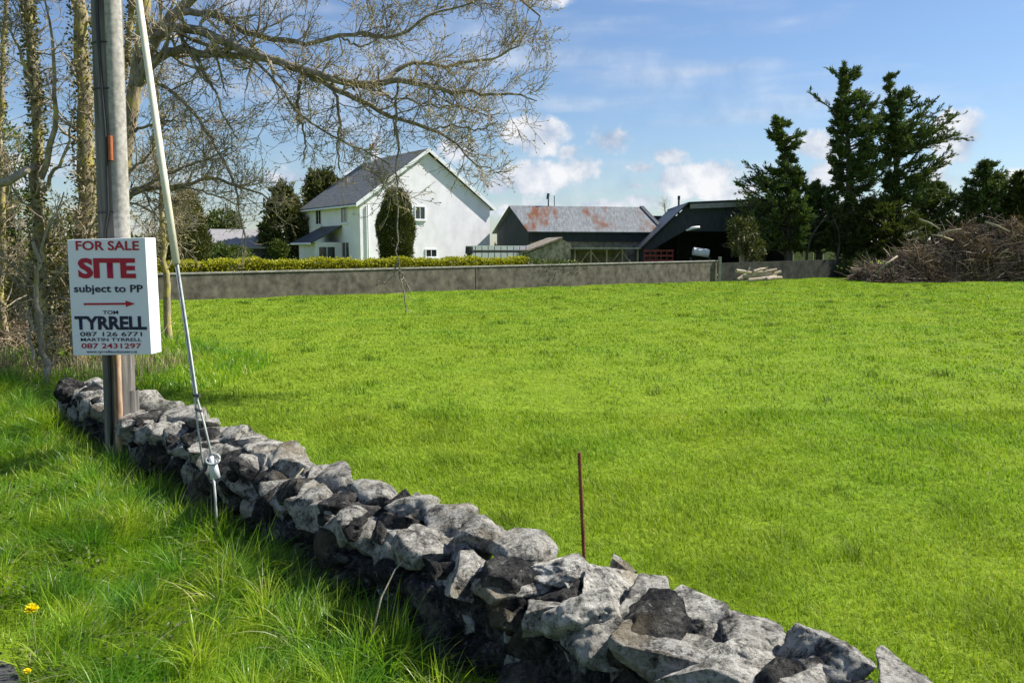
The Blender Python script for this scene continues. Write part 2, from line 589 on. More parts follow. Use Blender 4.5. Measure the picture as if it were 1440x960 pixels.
def tube_obj(name, groups, mat, parent=None, **kw):
    v, q, a = tubes(groups)
    return link(name, mesh_np(name, v, quads=q, smooth=True, attr=a), mat, parent, **kw)


def resample(pts, n, rng=None, wob=0.0):
    pts = np.array([tuple(p) for p in pts], dtype=float)
    # smooth by Chaikin once
    if len(pts) > 2:
        q = [pts[0]]
        for i in range(len(pts) - 1):
            q += [pts[i] * .75 + pts[i + 1] * .25, pts[i] * .25 + pts[i + 1] * .75]
        q.append(pts[-1]); pts = np.array(q)
    s = np.concatenate(([0], np.cumsum(np.linalg.norm(np.diff(pts, axis=0), axis=1))))
    tt = np.linspace(0, s[-1], n)
    o = np.stack([np.interp(tt, s, pts[:, k]) for k in range(3)], 1)
    if wob and rng is not None:
        o[1:-1] += rng.normal(0, wob, (n - 2, 3))
    return o


def spawn(Pt, Rd, K, rng, lmin, lmax, ang=(.5, 1.1), up=0.0, jit=.12, n=6, rs=.55, rmin=.003, tmin=.15, tmax=1.0, flat=1.0, tip=.25, taper_len=True):
    m_, np_, _ = Pt.shape
    t = rng.uniform(tmin, tmax, (m_, K)) * (np_ - 1.001)
    i = np.floor(t).astype(int); fr = (t - i)[..., None]
    mi = np.arange(m_)[:, None]
    S = Pt[mi, i] * (1 - fr) + Pt[mi, i + 1] * fr
    T = Pt[mi, i + 1] - Pt[mi, i]
    T /= np.maximum(np.linalg.norm(T, axis=2, keepdims=True), 1e-9)
    rad = (Rd[mi, i] * (1 - fr[..., 0]) + Rd[mi, i + 1] * fr[..., 0])
    S = S.reshape(-1, 3); T = T.reshape(-1, 3); rad = rad.reshape(-1); tt = (t / (np_ - 1)).reshape(-1)
    q = len(S)
    rv = rng.normal(size=(q, 3)); rv[:, 2] *= flat
    pr = np.cross(T, rv); pr /= np.maximum(np.linalg.norm(pr, axis=1, keepdims=True), 1e-9)
    a = rng.uniform(ang[0], ang[1], q)[:, None]
    d = np.cos(a) * T + np.sin(a) * pr
    ln = rng.uniform(lmin, lmax, q)
    if taper_len:
        ln = ln * (1.15 - .65 * tt)
    step = (ln / (n - 1))[:, None]
    pts = [S]
    for k in range(n - 1):
        d = d + rng.normal(0, jit, (q, 3)); d[:, 2] += up
        d /= np.linalg.norm(d, axis=1, keepdims=True)
        pts.append(pts[-1] + d * step)
    PP = np.stack(pts, 1)
    r0 = np.maximum(rad * rs, rmin)
    RR = r0[:, None] * np.linspace(1, tip, n)[None]
    RR = np.maximum(RR, rmin * .7)
    return PP, RR


def limb(points, r0, r1, n=14, wob=0.0, rng=None):
    p = resample(points, n, rng, wob)
    return p[None], np.linspace(r0, r1, n)[None]


# ------------------------------------------------------------------ ground
def axis_vals(lo, hi, c, fine_r, fine_step, n_out):
    a = np.arange(c - fine_r, c + fine_r + 1e-6, fine_step)
    g = np.geomspace(1, (hi - c - fine_r) + 1, n_out)[1:] - 1
    g2 = np.geomspace(1, (c - fine_r - lo) + 1, n_out)[1:] - 1
    return np.concatenate([(c - fine_r - g2)[::-1], a, c + fine_r + g])


gx = axis_vals(-2500, 2500, 0, 30, .5, 30)
gy = axis_vals(-2500, 2500, 25, 30, .5, 30)
X, Y = np.meshgrid(gx, gy)
Z = hgt_np(X, Y) - .004
far = np.clip((np.hypot(X, Y - 25) - 60) / 400, 0, 1)
Z = Z * (1 - far)
V = np.stack([X, Y, Z], -1).reshape(-1, 3)
nx, ny = len(gx), len(gy)
ii, jj = np.meshgrid(np.arange(nx - 1), np.arange(ny - 1))
b0 = (jj * nx + ii).ravel()
Q = np.stack([b0, b0 + 1, b0 + nx + 1, b0 + nx], 1)
link('ground', mesh_np('ground', V, quads=Q, smooth=True), M['turf'], kind='structure')

# the old wall runs along this line; u points away from the camera, nrm towards the road
WA = np.array([-3.25, 7.2]); WU = np.array([-4.16, 4.5]) / np.hypot(4.16, 4.5)
WN = np.array([-WU[1], WU[0]])
if WN[0] > 0:
    WN = -WN


def wall_s(x, y):
    dx, dy = x - WA[0], y - WA[1]
    return dx * WU[0] + dy * WU[1], dx * WN[0] + dy * WN[1]     # along, distance to road side


ROAD_OFF = 1.90
rp = []
mb = MB()
ss = np.arange(-14, 40, .5)
ring_e = [WA + WU * s + WN * (ROAD_OFF + .07 * math.sin(1.9 * s) + .05 * math.sin(4.3 * s + 1)) for s in ss]
ring_f = [WA + WU * s + WN * 7.2 for s in ss]
vv = []
for a_, b_ in zip(ring_e, ring_f):
    for k in range(5):
        q = a_ + (b_ - a_) * k / 4
        vv.append((q[0], q[1], -.14 + .02 * (k > 0)))
fq = []
for i in range(len(ss) - 1):
    for k in range(4):
        b = i * 5 + k
        fq.append((b, b + 5, b + 6, b + 1))
nb = len(vv)
for a_ in ring_e:      # broken edge of the tarmac
    vv.append((a_[0], a_[1], -.35))
for i in range(len(ss) - 1):
    fq.append((i * 5, nb + i, nb + i + 1, (i + 1) * 5))
mb.add(vv, fq)
mb.build('road', M['asphalt'], kind='structure')

# ------------------------------------------------------------------ grass
rng = np.random.default_rng(11)


def in_wall_zone(x, y, lo, hi):
    s, o = wall_s(x, y)
    return (o > lo) & (o < hi)


# boundary wall line (far side of the field)
BL = np.array([-12.0, 27.2]); BR = np.array([11.35, 44.6])
BU = (BR - BL) / np.linalg.norm(BR - BL)


def before_boundary(x, y):
    nx_, ny_ = -BU[1], BU[0]
    return (x - BL[0]) * nx_ + (y - BL[1]) * ny_ < -.05


n = 640000
d = rng.uniform(2.0, 52.0, n)
x = rng.uniform(-.78, .78, n) * (d + .8)
dd = np.hypot(x, d)
s_, o_ = wall_s(x, d)
keep = (o_ < -.22) & before_boundary(x, d) & ~((x < -5.0) & (d < 12))
x, d, dd = x[keep], d[keep], dd[keep]
n = len(x)
# tufts: clumps grow longer and darker, with trampled short patches between
def vnoise(x, y, sc, seed):
    r_ = np.random.default_rng(seed)
    out = 0
    for k in range(5):
        a = r_.uniform(0, 2 * np.pi); f_ = sc * r_.uniform(.6, 1.7)
        out = out + np.sin((x * np.cos(a) + y * np.sin(a)) * f_ + r_.uniform(0, 6.28))
    return out / 5


cl1 = vnoise(x, d, 4.5, 1) + .7 * vnoise(x, d, 9, 2) + .5 * vnoise(x, d, 1.2, 3)
tuft = np.zeros(n)
for (tx, ty, tr2) in zip(np.random.default_rng(6).uniform(-1, 1, 120), np.random.default_rng(7).uniform(3, 44, 120), np.random.default_rng(9).uniform(.05, .18, 120)):
    tuft = np.maximum(tuft, np.clip(1 - ((x - tx * ty * .7) ** 2 + (d - ty) ** 2 * .8) / (tr2 * (1 + ty * .03)) ** 2, 0, 1))
rough_ = (vnoise(x, d, 7, 51) * vnoise(x, d, 15, 52) > .10)
h = .028 + .028 * np.clip(cl1 + .5, 0, 2) + .009 * rough_ + rng.uniform(0, .022, n) + .09 * tuft
tall = rng.random(n) < .02
h[tall] *= 1.5
near = np.clip((5 - d) / 3, 0, 1)
h *= 1 + .35 * near
w = np.maximum(.0036, .00110 * dd) * rng.uniform(.7, 1.3, n)
az = rng.normal(2.8, 1.3, n)
bend = np.abs(rng.normal(.85, .4, n))
rnd = np.clip(.48 - .17 * cl1 + rng.normal(0, .2, n) - .5 * tuft - .13 * rough_, 0, .97)
rnd[rng.random(n) < .006] = 1.0
nearm = d < 8
blades('field_grass', x[nearm], d[nearm], h[nearm], w[nearm], bend[nearm], az[nearm], 3, M['field_grass'], rnd[nearm], kind='stuff')
farm = ~nearm
# two sheets of the same sward are joined into one object below
fo = bpy.data.objects['field_grass']
fo2 = blades('field_grass_far', x[farm], d[farm], h[farm], w[farm], bend[farm], az[farm], 2, M['field_grass'], rnd[farm], kind='stuff')
fo2.name = 'field_grass.001'

# extra dense near field
n = 190000
d = 1.8 + 6.5 * rng.random(n) ** 1.2
x = rng.uniform(-.85, .9, n) * (d + .8)
s_, o_ = wall_s(x, d)
keep = (o_ < -.2)
x, d = x[keep], d[keep]; n = len(x)
cl1 = vnoise(x, d, 4.5, 1) + .7 * vnoise(x, d, 9, 2) + .5 * vnoise(x, d, 1.2, 3)
h = .032 + .03 * np.clip(cl1 + .5, 0, 2) + rng.uniform(0, .035, n)
w = rng.uniform(.003, .0055, n) * np.maximum(1, d / 4)
rnd = np.clip(.5 - .16 * cl1 + rng.normal(0, .2, n), 0, .97)
o = blades('field_grass.002', x, d, h, w, np.abs(rng.normal(.7, .4, n)), rng.normal(2.8, 1.4, n), 3, M['field_grass'], rnd, kind='stuff')

# verge
n = 150000
s = rng.uniform(-7.5, 9.5, n)
o_ = rng.uniform(.18, ROAD_OFF + .12, n)
x = WA[0] + WU[0] * s + WN[0] * o_; y = WA[1] + WU[1] * s + WN[1] * o_
keep = (y > .6) & (np.abs(x) < .8 * y + 1.6)
x, y, o_ = x[keep], y[keep], o_[keep]; n = len(x)
cl1 = vnoise(x, y, 6, 21) + .8 * vnoise(x, y, 13, 22)
edge = np.clip((ROAD_OFF - o_) / .25, .35, 1)
hb = (.09 + .075 * np.clip(cl1 + .6, 0, 2) + rng.uniform(0, .07, n)) * edge
nearw = np.clip((.9 - o_) / .4, 0, 1) * np.clip((o_ - .42) / .15, 0, 1)
hb *= np.clip((o_ - .22) / .25, .55, 1)
hb *= 1.12 * (1 + .9 * nearw * (rng.random(n) < .3))
keep = np.random.default_rng(8).random(n) < .55 + .3 * np.clip(cl1 + .5, 0, 1)
x, y, o_, hb, cl1 = x[keep], y[keep], o_[keep], hb[keep], cl1[keep]; n = len(x)
caz = 4 * vnoise(x, y, 3, 25) + rng.normal(0, .9, n)
w = rng.uniform(.0032, .0068, n) * np.maximum(1, np.hypot(x, y) / 5)
rnd = np.clip(.42 - .15 * cl1 + rng.normal(0, .2, n), 0, .96)
rnd[rng.random(n) < .02] = 1.0
blades('verge_grass', x, y, hb, w, np.abs(rng.normal(.85, .45, n)), caz, 5, M['verge_grass'], rnd, kind='stuff')

# rank tussocks of long glossy grass
rt_ = np.random.default_rng(64)
tus = 190
ts = rt_.uniform(-7.5, 4.5, tus); to = np.where(rt_.random(tus) < .5, rt_.uniform(.5, .95, tus), rt_.uniform(.6, 1.75, tus))
per = 75
n = tus * per
rad_ = np.abs(rt_.normal(0, .055, n)); an_ = rt_.uniform(0, 6.28, n)
x = np.repeat(WA[0] + WU[0] * ts + WN[0] * to, per) + np.cos(an_) * rad_
y = np.repeat(WA[1] + WU[1] * ts + WN[1] * to, per) + np.sin(an_) * rad_
keep = y > .8
x, y, an_ = x[keep], y[keep], an_[keep]; n = len(x)
blades('verge_grass.002', x, y, rt_.uniform(.14, .34, n), rt_.uniform(.004, .0085, n), np.abs(rt_.normal(.7, .35, n)), an_ + rt_.normal(0, .5, n), 6, M['verge_grass'],
       np.clip(np.repeat(rt_.uniform(.2, .85, tus), per)[keep] + rt_.normal(0, .13, n), 0, 1), kind='stuff')

# low broad weeds in the verge (clover, cleavers, dandelion leaves)
n = 26000
s = rng.uniform(-7, 9, n); o_ = rng.uniform(.22, ROAD_OFF + .05, n)
x = WA[0] + WU[0] * s + WN[0] * o_; y = WA[1] + WU[1] * s + WN[1] * o_
m_ = vnoise(x, y, 3.2, 41) + .6 * vnoise(x, y, 7, 42)
keep = (m_ > .05) & (y > .6)
x, y = x[keep], y[keep]; n = len(x)
pos = np.stack([x, y, hgt_np(x, y) + rng.uniform(.01, .13, n)], 1)
dr = rng.normal(size=(n, 3)); dr[:, 2] = np.abs(dr[:, 2]) * .5
leaves('verge_weeds', pos, dr, rng.uniform(.015, .045, n), rng.uniform(.01, .025, n), np.clip(rng.normal(.5, .25, n), 0, 1), M['scrub'], rng=rng, kind='stuff')

# verge beyond the pole, running into the tree feet
n = 60000
x = rng.uniform(-14, -3.6, n); y = rng.uniform(7, 20, n)
s_, o_ = wall_s(x, y)
keep = (o_ > -1.6) & (o_ < ROAD_OFF + .1) & (s_ > 1.9) | ((s_ > 2.4) & (o_ > -3.2) & (o_ < ROAD_OFF))
keep &= ~((s_ < 2.2) & (o_ < .2))
x, y = x[keep], y[keep]; n = len(x)
cl1 = vnoise(x, y, 4, 31) + .6 * vnoise(x, y, 9, 32)
blades('verge_grass.001', x, y, .12 + .09 * np.clip(cl1 + .6, 0, 2) + rng.uniform(0, .08, n), rng.uniform(.008, .016, n),
       np.abs(rng.normal(.7, .4, n)), rng.uniform(0, 6.28, n), 3, M['verge_grass'], np.clip(.5 + rng.normal(0, .22, n), 0, 1), kind='stuff')


def join(names, final):
    """several sheets of one sward become one object"""
    obs = [bpy.data.objects[k] for k in names]
    vs, ts, at, base = [], [], [], 0
    for o in obs:
        me = o.data
        a = np.empty(len(me.vertices) * 3, np.float32); me.vertices.foreach_get('co', a)
        l = np.empty(len(me.loops), np.int32); me.loops.foreach_get('vertex_index', l)
        r_ = np.empty(len(me.vertices), np.float32); me.attributes['rnd'].data.foreach_get('value', r_)
        vs.append(a.reshape(-1, 3)); ts.append(l.reshape(-1, 3) + base); at.append(r_); base += len(me.vertices)
    mat = obs[0].data.materials[0]
    for o in obs:
        me = o.data
        bpy.data.objects.remove(o); bpy.data.meshes.remove(me)
    link(final, mesh_np(final, np.concatenate(vs), tris=np.concatenate(ts), attr=np.concatenate(at)), mat, kind='stuff')


join(['field_grass', 'field_grass.001', 'field_grass.002'], 'field_grass')
join(['verge_grass', 'verge_grass.001', 'verge_grass.002'], 'verge_grass')

# ------------------------------------------------------------------ dry stone wall
_ico = {}


def ico(sub):
    if sub not in _ico:
        import bmesh
        bm = bmesh.new()
        bmesh.ops.create_icosphere(bm, subdivisions=sub, radius=1)
        v = np.array([tuple(q.co) for q in bm.verts]); f = np.array([[q.index for q in p.verts] for p in bm.faces])
        bm.free()
        _ico[sub] = (v, f)
    return _ico[sub]


def rock(seed, size, sub=4, cuts=11, rough=.05):
    v, f = ico(sub)
    v = v.copy()
    r_ = np.random.default_rng(seed)
    # box-ish start, then cleave along random planes
    v = np.sign(v) * np.abs(v) ** .8
    v /= np.abs(v).max(0)
    for _ in range(cuts):
        nn = r_.normal(size=3); nn /= np.linalg.norm(nn)
        dist = r_.uniform(.42, .86)
        e = v @ nn - dist
        v = v - np.outer(np.maximum(e, 0) * .97, nn)
    v -= (v.max(0) + v.min(0)) / 2
    v /= np.abs(v).max(0)
    off = Vector(r_.uniform(-50, 50, 3))
    ln = np.linalg.norm(v, axis=1, keepdims=True)
    nrm = v / np.maximum(ln, 1e-6)
    dsp = np.array([noise.fractal(Vector(p) * 1.7 + off, 1.0, 2.1, 5) + .5 * abs(noise.noise(Vector(p) * 5.1 + off)) for p in v])
    v = v + nrm * (dsp * rough * 1.9)[:, None]
    if sub >= 4:
        fin = np.array([noise.ridged_multi_fractal(Vector(p) * 3.3 + off, .9, 2.2, 4, 1.0, 2.0) for p in v])
        v = v - nrm * ((fin - fin.mean()) * .022)[:, None]
    return v * np.array(size) * .5, f


wall = empty('dry_stone_wall', (WA[0], WA[1], 0), label='low dry stone wall of rough grey lichened limestone between the verge and the field', cat='stone wall')
rr = np.random.default_rng(31)
stones = []       # (world verts, faces, visible size)


def put_stone(s, o, z, L, D, H, yaw=None, tilt=.12, seed=None, pale=False):
    c = WA + WU * s + WN * o
    z -= .055 * min(max((s + 6.3) / 1.5, 0), 1)
    dist = math.hypot(c[0], c[1])
    sub = 5 if dist < 3.9 else 4 if dist < 7.5 else 3
    v, f = rock(int(rr.integers(1e9)) if seed is None else seed, (L, D, H), sub, cuts=int(rr.integers(9, 15)), rough=.055)
    yaw = rr.normal(0, .3) if yaw is None else yaw
    A = Matrix.Rotation(math.atan2(WU[1], WU[0]) + yaw, 3, 'Z') @ Matrix.Rotation(rr.normal(0, tilt), 3, 'X') @ Matrix.Rotation(rr.normal(0, tilt), 3, 'Y')
    v = v @ np.array(A).T + np.array([c[0], c[1], z])
    stones.append((v, f, L * max(H, D) / dist * (1.5 if o > -.05 else .5), pale))


S0, S1 = -8.4, 1.75
# facing stones, road side and field side, in rough courses
for side, off0 in ((1, .27), (-1, -.17)):
    for course in range(3):
        s = S0 + rr.uniform(0, .2)
        while s < S1:
            L = rr.uniform(.24, .46) * (1.1 if course == 0 else .95 if course == 1 else .8)
            H = (.30, .23, .19)[course] * rr.uniform(.85, 1.25)
            D = rr.uniform(.24, .34)
            z = (-.04, .12, .26)[course] + rr.normal(0, .02)
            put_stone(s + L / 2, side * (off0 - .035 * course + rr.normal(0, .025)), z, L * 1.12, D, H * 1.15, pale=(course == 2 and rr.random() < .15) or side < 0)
            s += L * .93
# cope stones along the top: bigger, tumbled, uneven
s = S0
while s < S1:
    dcam = np.linalg.norm(WA + WU * s)
    L = rr.uniform(.18, .44)
    H = rr.uniform(.14, .25)
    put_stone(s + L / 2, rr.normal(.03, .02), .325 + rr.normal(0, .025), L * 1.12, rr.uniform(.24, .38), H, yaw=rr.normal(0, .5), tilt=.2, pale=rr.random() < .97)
    if rr.random() < .5:
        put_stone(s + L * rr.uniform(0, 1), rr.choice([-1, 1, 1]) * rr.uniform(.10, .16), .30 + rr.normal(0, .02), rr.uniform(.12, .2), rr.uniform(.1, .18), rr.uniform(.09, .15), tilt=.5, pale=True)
    s += L * rr.uniform(.78, .92)
# wedges and chips in the joints
for _ in range(150):
    s = rr.uniform(S0, S1)
    put_stone(s, rr.uniform(.29, .36), rr.uniform(-.05, .33), rr.uniform(.07, .16), rr.uniform(.07, .14), rr.uniform(.05, .10), tilt=.5)
stones.sort(key=lambda q: -q[2])
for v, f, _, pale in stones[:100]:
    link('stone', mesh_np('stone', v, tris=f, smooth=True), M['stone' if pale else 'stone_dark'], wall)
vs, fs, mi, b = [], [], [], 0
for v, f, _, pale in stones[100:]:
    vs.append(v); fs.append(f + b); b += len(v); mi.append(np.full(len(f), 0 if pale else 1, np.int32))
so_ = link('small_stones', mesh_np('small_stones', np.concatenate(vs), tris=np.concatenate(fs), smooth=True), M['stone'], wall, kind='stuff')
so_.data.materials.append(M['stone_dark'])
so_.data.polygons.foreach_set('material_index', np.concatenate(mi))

# ------------------------------------------------------------------ boundary wall across the field, hedge behind it
def along(a, b, t):
    return Vector((a[0] + (b[0] - a[0]) * t, a[1] + (b[1] - a[1]) * t, 0))


bw = empty('boundary_wall', (float(BL[0]), float(BL[1]), 0), label='long weathered brown concrete wall across the far side of the field', cat='wall')
BP = Vector((-BU[1], BU[0], 0)) * .22
pL = Vector((*(BL - BU * 7.5), 0)); pR = Vector((*BR, 0))
segs = 9
mb = MB(); cp = MB()
for i in range(segs):
    a = pL.lerp(pR, i / segs); b = pL.lerp(pR, (i + 1) / segs)
    def top(t_):
        return .82 + .28 * t_
    za, zb = top(i / segs), top((i + 1) / segs)
    j = .004 * (i % 2)
    mb.hexa([a + Vector((0, 0, -.2)), b + Vector((0, 0, -.2)), b + BP + Vector((0, 0, -.2)), a + BP + Vector((0, 0, -.2)),
             a + Vector((0, 0, za)), b + Vector((0, 0, zb)), b + BP + Vector((0, 0, zb)), a + BP + Vector((0, 0, za))])
    o1 = -BP * .14; o2 = BP * 1.14
    cp.hexa([a + o1 + Vector((0, 0, za)), b + o1 + Vector((0, 0, zb)), b + o2 + Vector((0, 0, zb)), a + o2 + Vector((0, 0, za)),
             a + o1 + Vector((0, 0, za + .05)), b + o1 + Vector((0, 0, zb + .05)), b + o2 + Vector((0, 0, zb + .05)), a + o2 + Vector((0, 0, za + .05))])
mb.build('wall_face', M['block_wall'], bw)
cp.build('coping', M['coping'], bw)
pr = MB()
dBU = Vector((BU[0], BU[1], 0))
for t_ in (0.56,):
    p = pL.lerp(pR, t_) - BP * .02
    pr.box(p - BP * .06 + Vector((0, 0, -.1)), dBU * .06, BP * .05, (0, 0, .93 + .28 * t_))
pr.build('joint_strip', M['block_wall'], bw)

# continuation of the wall under the trees, their shade painted in as darker colour
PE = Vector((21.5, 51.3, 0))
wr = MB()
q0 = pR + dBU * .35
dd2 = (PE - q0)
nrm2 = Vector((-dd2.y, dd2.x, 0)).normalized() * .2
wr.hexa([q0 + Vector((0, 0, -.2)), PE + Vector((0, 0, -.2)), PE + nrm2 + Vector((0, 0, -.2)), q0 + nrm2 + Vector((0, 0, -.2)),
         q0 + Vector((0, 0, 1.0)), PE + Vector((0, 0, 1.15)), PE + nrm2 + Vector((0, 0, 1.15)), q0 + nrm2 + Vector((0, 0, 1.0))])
M['dark_wall'] = simple('shaded_block_wall', (.025, .027, .024), (.065, .065, .055), 2.0, .95, .1, .4, .02)
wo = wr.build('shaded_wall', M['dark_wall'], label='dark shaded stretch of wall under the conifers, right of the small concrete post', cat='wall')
pt = MB()
pp = Vector((pR.x + .1, pR.y - .12, 0))
pt.prism([pp + Vector((-.07, -.07, -.2)), pp + Vector((.07, -.07, -.2)), pp + Vector((.07, .07, -.2)), pp + Vector((-.07, .07, -.2))], (0, 0, 1.5))
pt.prism([pp + Vector((-.085, -.085, 1.3)), pp + Vector((.085, -.085, 1.3)), pp + Vector((.085, .085, 1.3)), pp + Vector((-.085, .085, 1.3))], (0, 0, .04))
pt.build('concrete_post', M['coping'], bevel=.01, label='short pale concrete post where the sunlit wall meets the shaded wall', cat='post')


def shell_points(n, rng, half, kind='ellipsoid', jitter=.12):
    if kind == 'box':
        p = rng.uniform(-1, 1, (n, 3))
        ax = rng.choice(3, n, p=[.05, .45, .5])
        sg = rng.choice([-1, 1], n)
        p[np.arange(n), ax] = sg
        nr = np.zeros((n, 3)); nr[np.arange(n), ax] = sg
    else:
        p = rng.normal(size=(n, 3)); p /= np.linalg.norm(p, axis=1, keepdims=True)
        nr = p.copy()
    p = p * (1 + rng.normal(-.04, jitter, (n, 1))) * np.where(rng.random((n, 1)) < .45, rng.uniform(.6, 1, (n, 1)), 1)
    return p * np.array(half), nr


# golden hedge: foliage over a twiggy inner block of the same leaves
hg = empty('hedge', (0, 33, 0), label='clipped golden green hedge running along behind the far wall, in front of the white house', cat='hedge')
h0 = pL + BP * 2.4; 
tt_end = (P(672, 370, 40).x)
hl = [pL.lerp(pR, t_) + BP * 3.2 for t_ in np.linspace(.0, .655, 2)]
hv = hl[1] - hl[0]; HL = hv.length; hu = hv.normalized(); hn = Vector((-hu.y, hu.x, 0))
core = MB()
core.box(hl[0] + hn * .12 + Vector((0, 0, 0)), hu * HL, hn * .5, (0, 0, 1.18))
core.build('stems', M['scrub'], hg)
n = 42000
u = rng.uniform(0, HL, n); face = rng.random(n)
fr = face < .5
vpos = np.where(fr, rng.uniform(-.05, .10, n), rng.uniform(-.02, .75, n))
bumpy = .05 * np.sin(u * 1.9) + .035 * np.sin(u * 5.1 + 1) + .02 * np.sin(u * 13)
zz = np.where(fr, rng.uniform(.5, 1.28, n), rng.normal(1.26, .04, n)) + bumpy * .9
pos = np.array(hl[0])[None, :] + np.array(hu)[None] * u[:, None] + np.array(hn)[None] * vpos[:, None]
pos[:, 2] = zz
dr = rng.normal(size=(n, 3)) * .7; dr[:, 2] += .5; dr[fr] -= np.array(hn) * .8
leaves('foliage', pos, dr, rng.uniform(.06, .13, n), rng.uniform(.04, .07, n), np.clip(rng.normal(.55, .25, n), 0, 1), M['hedge'], hg, rng)

# scrubby weeds right of the hedge on top of the bank
n = 5000
u = rng.random(n)
A_ = pL.lerp(pR, .655) + BP * 2.2; B_ = pL.lerp(pR, .735) + BP * 2.2
pos = np.array(A_)[None] * (1 - u[:, None]) + np.array(B_)[None] * u[:, None] + rng.normal(0, .22, (n, 3))
pos[:, 2] = rng.uniform(.7, 1.22, n) + .1 * np.sin(u * 17) - .15 * u
dr = rng.normal(size=(n, 3)); dr[:, 2] = abs(dr[:, 2])
leaves('weed_bank', pos, dr, rng.uniform(.06, .16, n), rng.uniform(.03, .06, n), rng.random(n), M['scrub'], rng=rng, kind='stuff')

# ------------------------------------------------------------------ white two storey house
M['render_white'] = simple('white_painted_render', (.76, .73, .77), (.88, .85, .89), 1.6, .85, .2, .25, .01, stretch=(1, 1, .7), detail=8)
M['slate'] = simple('slate_roof', (.085, .088, .09), (.17, .172, .17), 2.2, .7, .3, .4, .02, stretch=(1, 1, 5), detail=8)
M['white_trim'] = simple('white_trim', (.74, .75, .76), (.82, .82, .82), 5, .5, .4)
M['dark_trim'] = simple('dark_trim', (.03, .035, .045), (.06, .065, .075), 5, .5, .4)
m, t, out = new_mat('window_glass')
surf(t, out, (.02, .025, .03), .08, .8)
M['glass'] = m
c0 = P(507, 352, 54); c0.z = 0                         # near corner, ground
du = Vector((8.0, 5.7, 0)).normalized()                # along the gable
dv = Vector((-5.7, 8.0, 0)).normalized()               # along the side wall, away
GW, GL = 10.4, 9.8
EH = P(507, 285, 54).z
AP = P(600, 213, 54 + GW / 2 * du.y).z
house = empty('white_house', c0, label='white two storey gabled farmhouse with grey slate roof behind the hedge', cat='house')
up = Vector((0, 0, 1))
mb = MB()
ring = [c0, c0 + du * GW, c0 + du * GW + up * EH, c0 + du * GW / 2 + up * (AP - .12), c0 + up * EH]
mb.prism(ring, dv * GL)
mb.build('wall', M['render_white'], house)
# roof slabs with overhang
ov = .24; th = .16
mb = MB()
slope = Vector(du * GW / 2 + up * (AP - EH)); sl = slope.normalized()
slope2 = Vector(-du * GW / 2 + up * (AP - EH)); sl2 = slope2.normalized()
apx = c0 + du * GW / 2 + up * (AP + .05)
eL = c0 + up * (EH + .05) - sl * .45
eR = c0 + du * GW + up * (EH + .05) - sl2 * .45
n1 = dv * (GL + 2 * ov)
for e_ in (eL, eR):
    a = e_ - dv * ov; b = apx - dv * ov
    mb.prism([a, b, b + up * th, a + up * th], n1)
rf = mb.build('roof', M['slate'], house)
mb = MB()
for e_ in (eL, eR):
    a = e_ - dv * (ov + .04); b = apx - dv * (ov + .04)
    mb.prism([a - up * .10, b - up * .10, b + up * (th + .02), a + up * (th + .02)], dv * .035)
mb.build('bargeboard', M['white_trim'], house)
gt = MB(); gt.tube([eL - dv * ov + up * .0 - du * .05, eL + dv * (GL + ov) - du * .05], .065, 8)
gt.build('gutter', M['white_trim'], house)
dp = MB(); q = c0 + du * .55 - dv * .08
dp.tube([q + up * (EH - .1), q], .05, 8)
dp.build('downpipe', M['white_trim'], house)
ch = MB()
q = c0 + du * (GW / 2 - .35) + dv * (GL - 1.6) + up * (AP - .6)
ch.box(q, du * .7, dv * 1.1, up * 1.6); ch.box(q - du * .06 - dv * .06 + up * 1.6, du * .82, dv * 1.22, up * .12)
ch_o = ch.build('chimney', M['render_white'], house)
M['clay'] = simple('clay_pot', (.25, .12, .07), (.35, .18, .1))
for k in (.3, .8):
    pots = MB(); pots.tube([q + du * .35 + dv * k + up * 1.72, q + du * .35 + dv * k + up * 2.05], .11, 8)
    pots.build('chimney_pot', M['clay'], ch_o)


def window(origin, uu, nn, w, h, parent, name='window', bars=1):
    """frame + pane; origin = lower left on the wall plane, uu along wall, nn outward"""
    fr_ = MB()
    t_ = .07
    for (a, b, ww, hh) in ((0, 0, w, t_), (0, h - t_, w, t_), (0, t_, t_, h - 2 * t_), (w - t_, t_, t_, h - 2 * t_)):
        fr_.box(origin + uu * a + up * b + nn * .005, uu * ww, nn * .05, up * hh)
    for k in range(bars):
        fr_.box(origin + uu * (w * (k + 1) / (bars + 1) - .02) + up * t_ + nn * .012, uu * .04, nn * .03, up * (h - 2 * t_))
    f_ = fr_.build(name, M['white_trim'], parent)
    g_ = MB(); g_.box(origin + uu * t_ + up * t_ + nn * .006, uu * (w - 2 * t_), nn * .008, up * (h - 2 * t_))
    g_.build('pane', M['glass'], f_)
    s_ = MB(); s_.box(origin - uu * .06 - up * .08 + nn * .004, uu * (w + .12), nn * .10, up * .075)
    s_.build('sill', M['white_trim'], f_)
    return f_


def on_gable(px, py):
    """point of the gable plane seen at this pixel"""
    a, b = ray(px, py)
    nrm = -dv
    dirv = Vector((a, 1, b)); o0 = Vector((0, 0, CAM_Z))
    k = (c0 - o0).dot(nrm) / dirv.dot(nrm)
    return o0 + dirv * k


w0 = on_gable(583, 309)
window(w0, du, -dv, .85, .95, house)
w0 = on_gable(598, 362)
window(w0, du, -dv, .95, .6, house)
for k in (2.0, 6.6):
    window(c0 + dv * (k + 1.0) - dv * 0 + up * 3.55, -dv, -du, 1.1, 1.15, house)
window(c0 + dv * 3.0 + up * 1.1, -dv, -du, 1.3, 1.2, house)
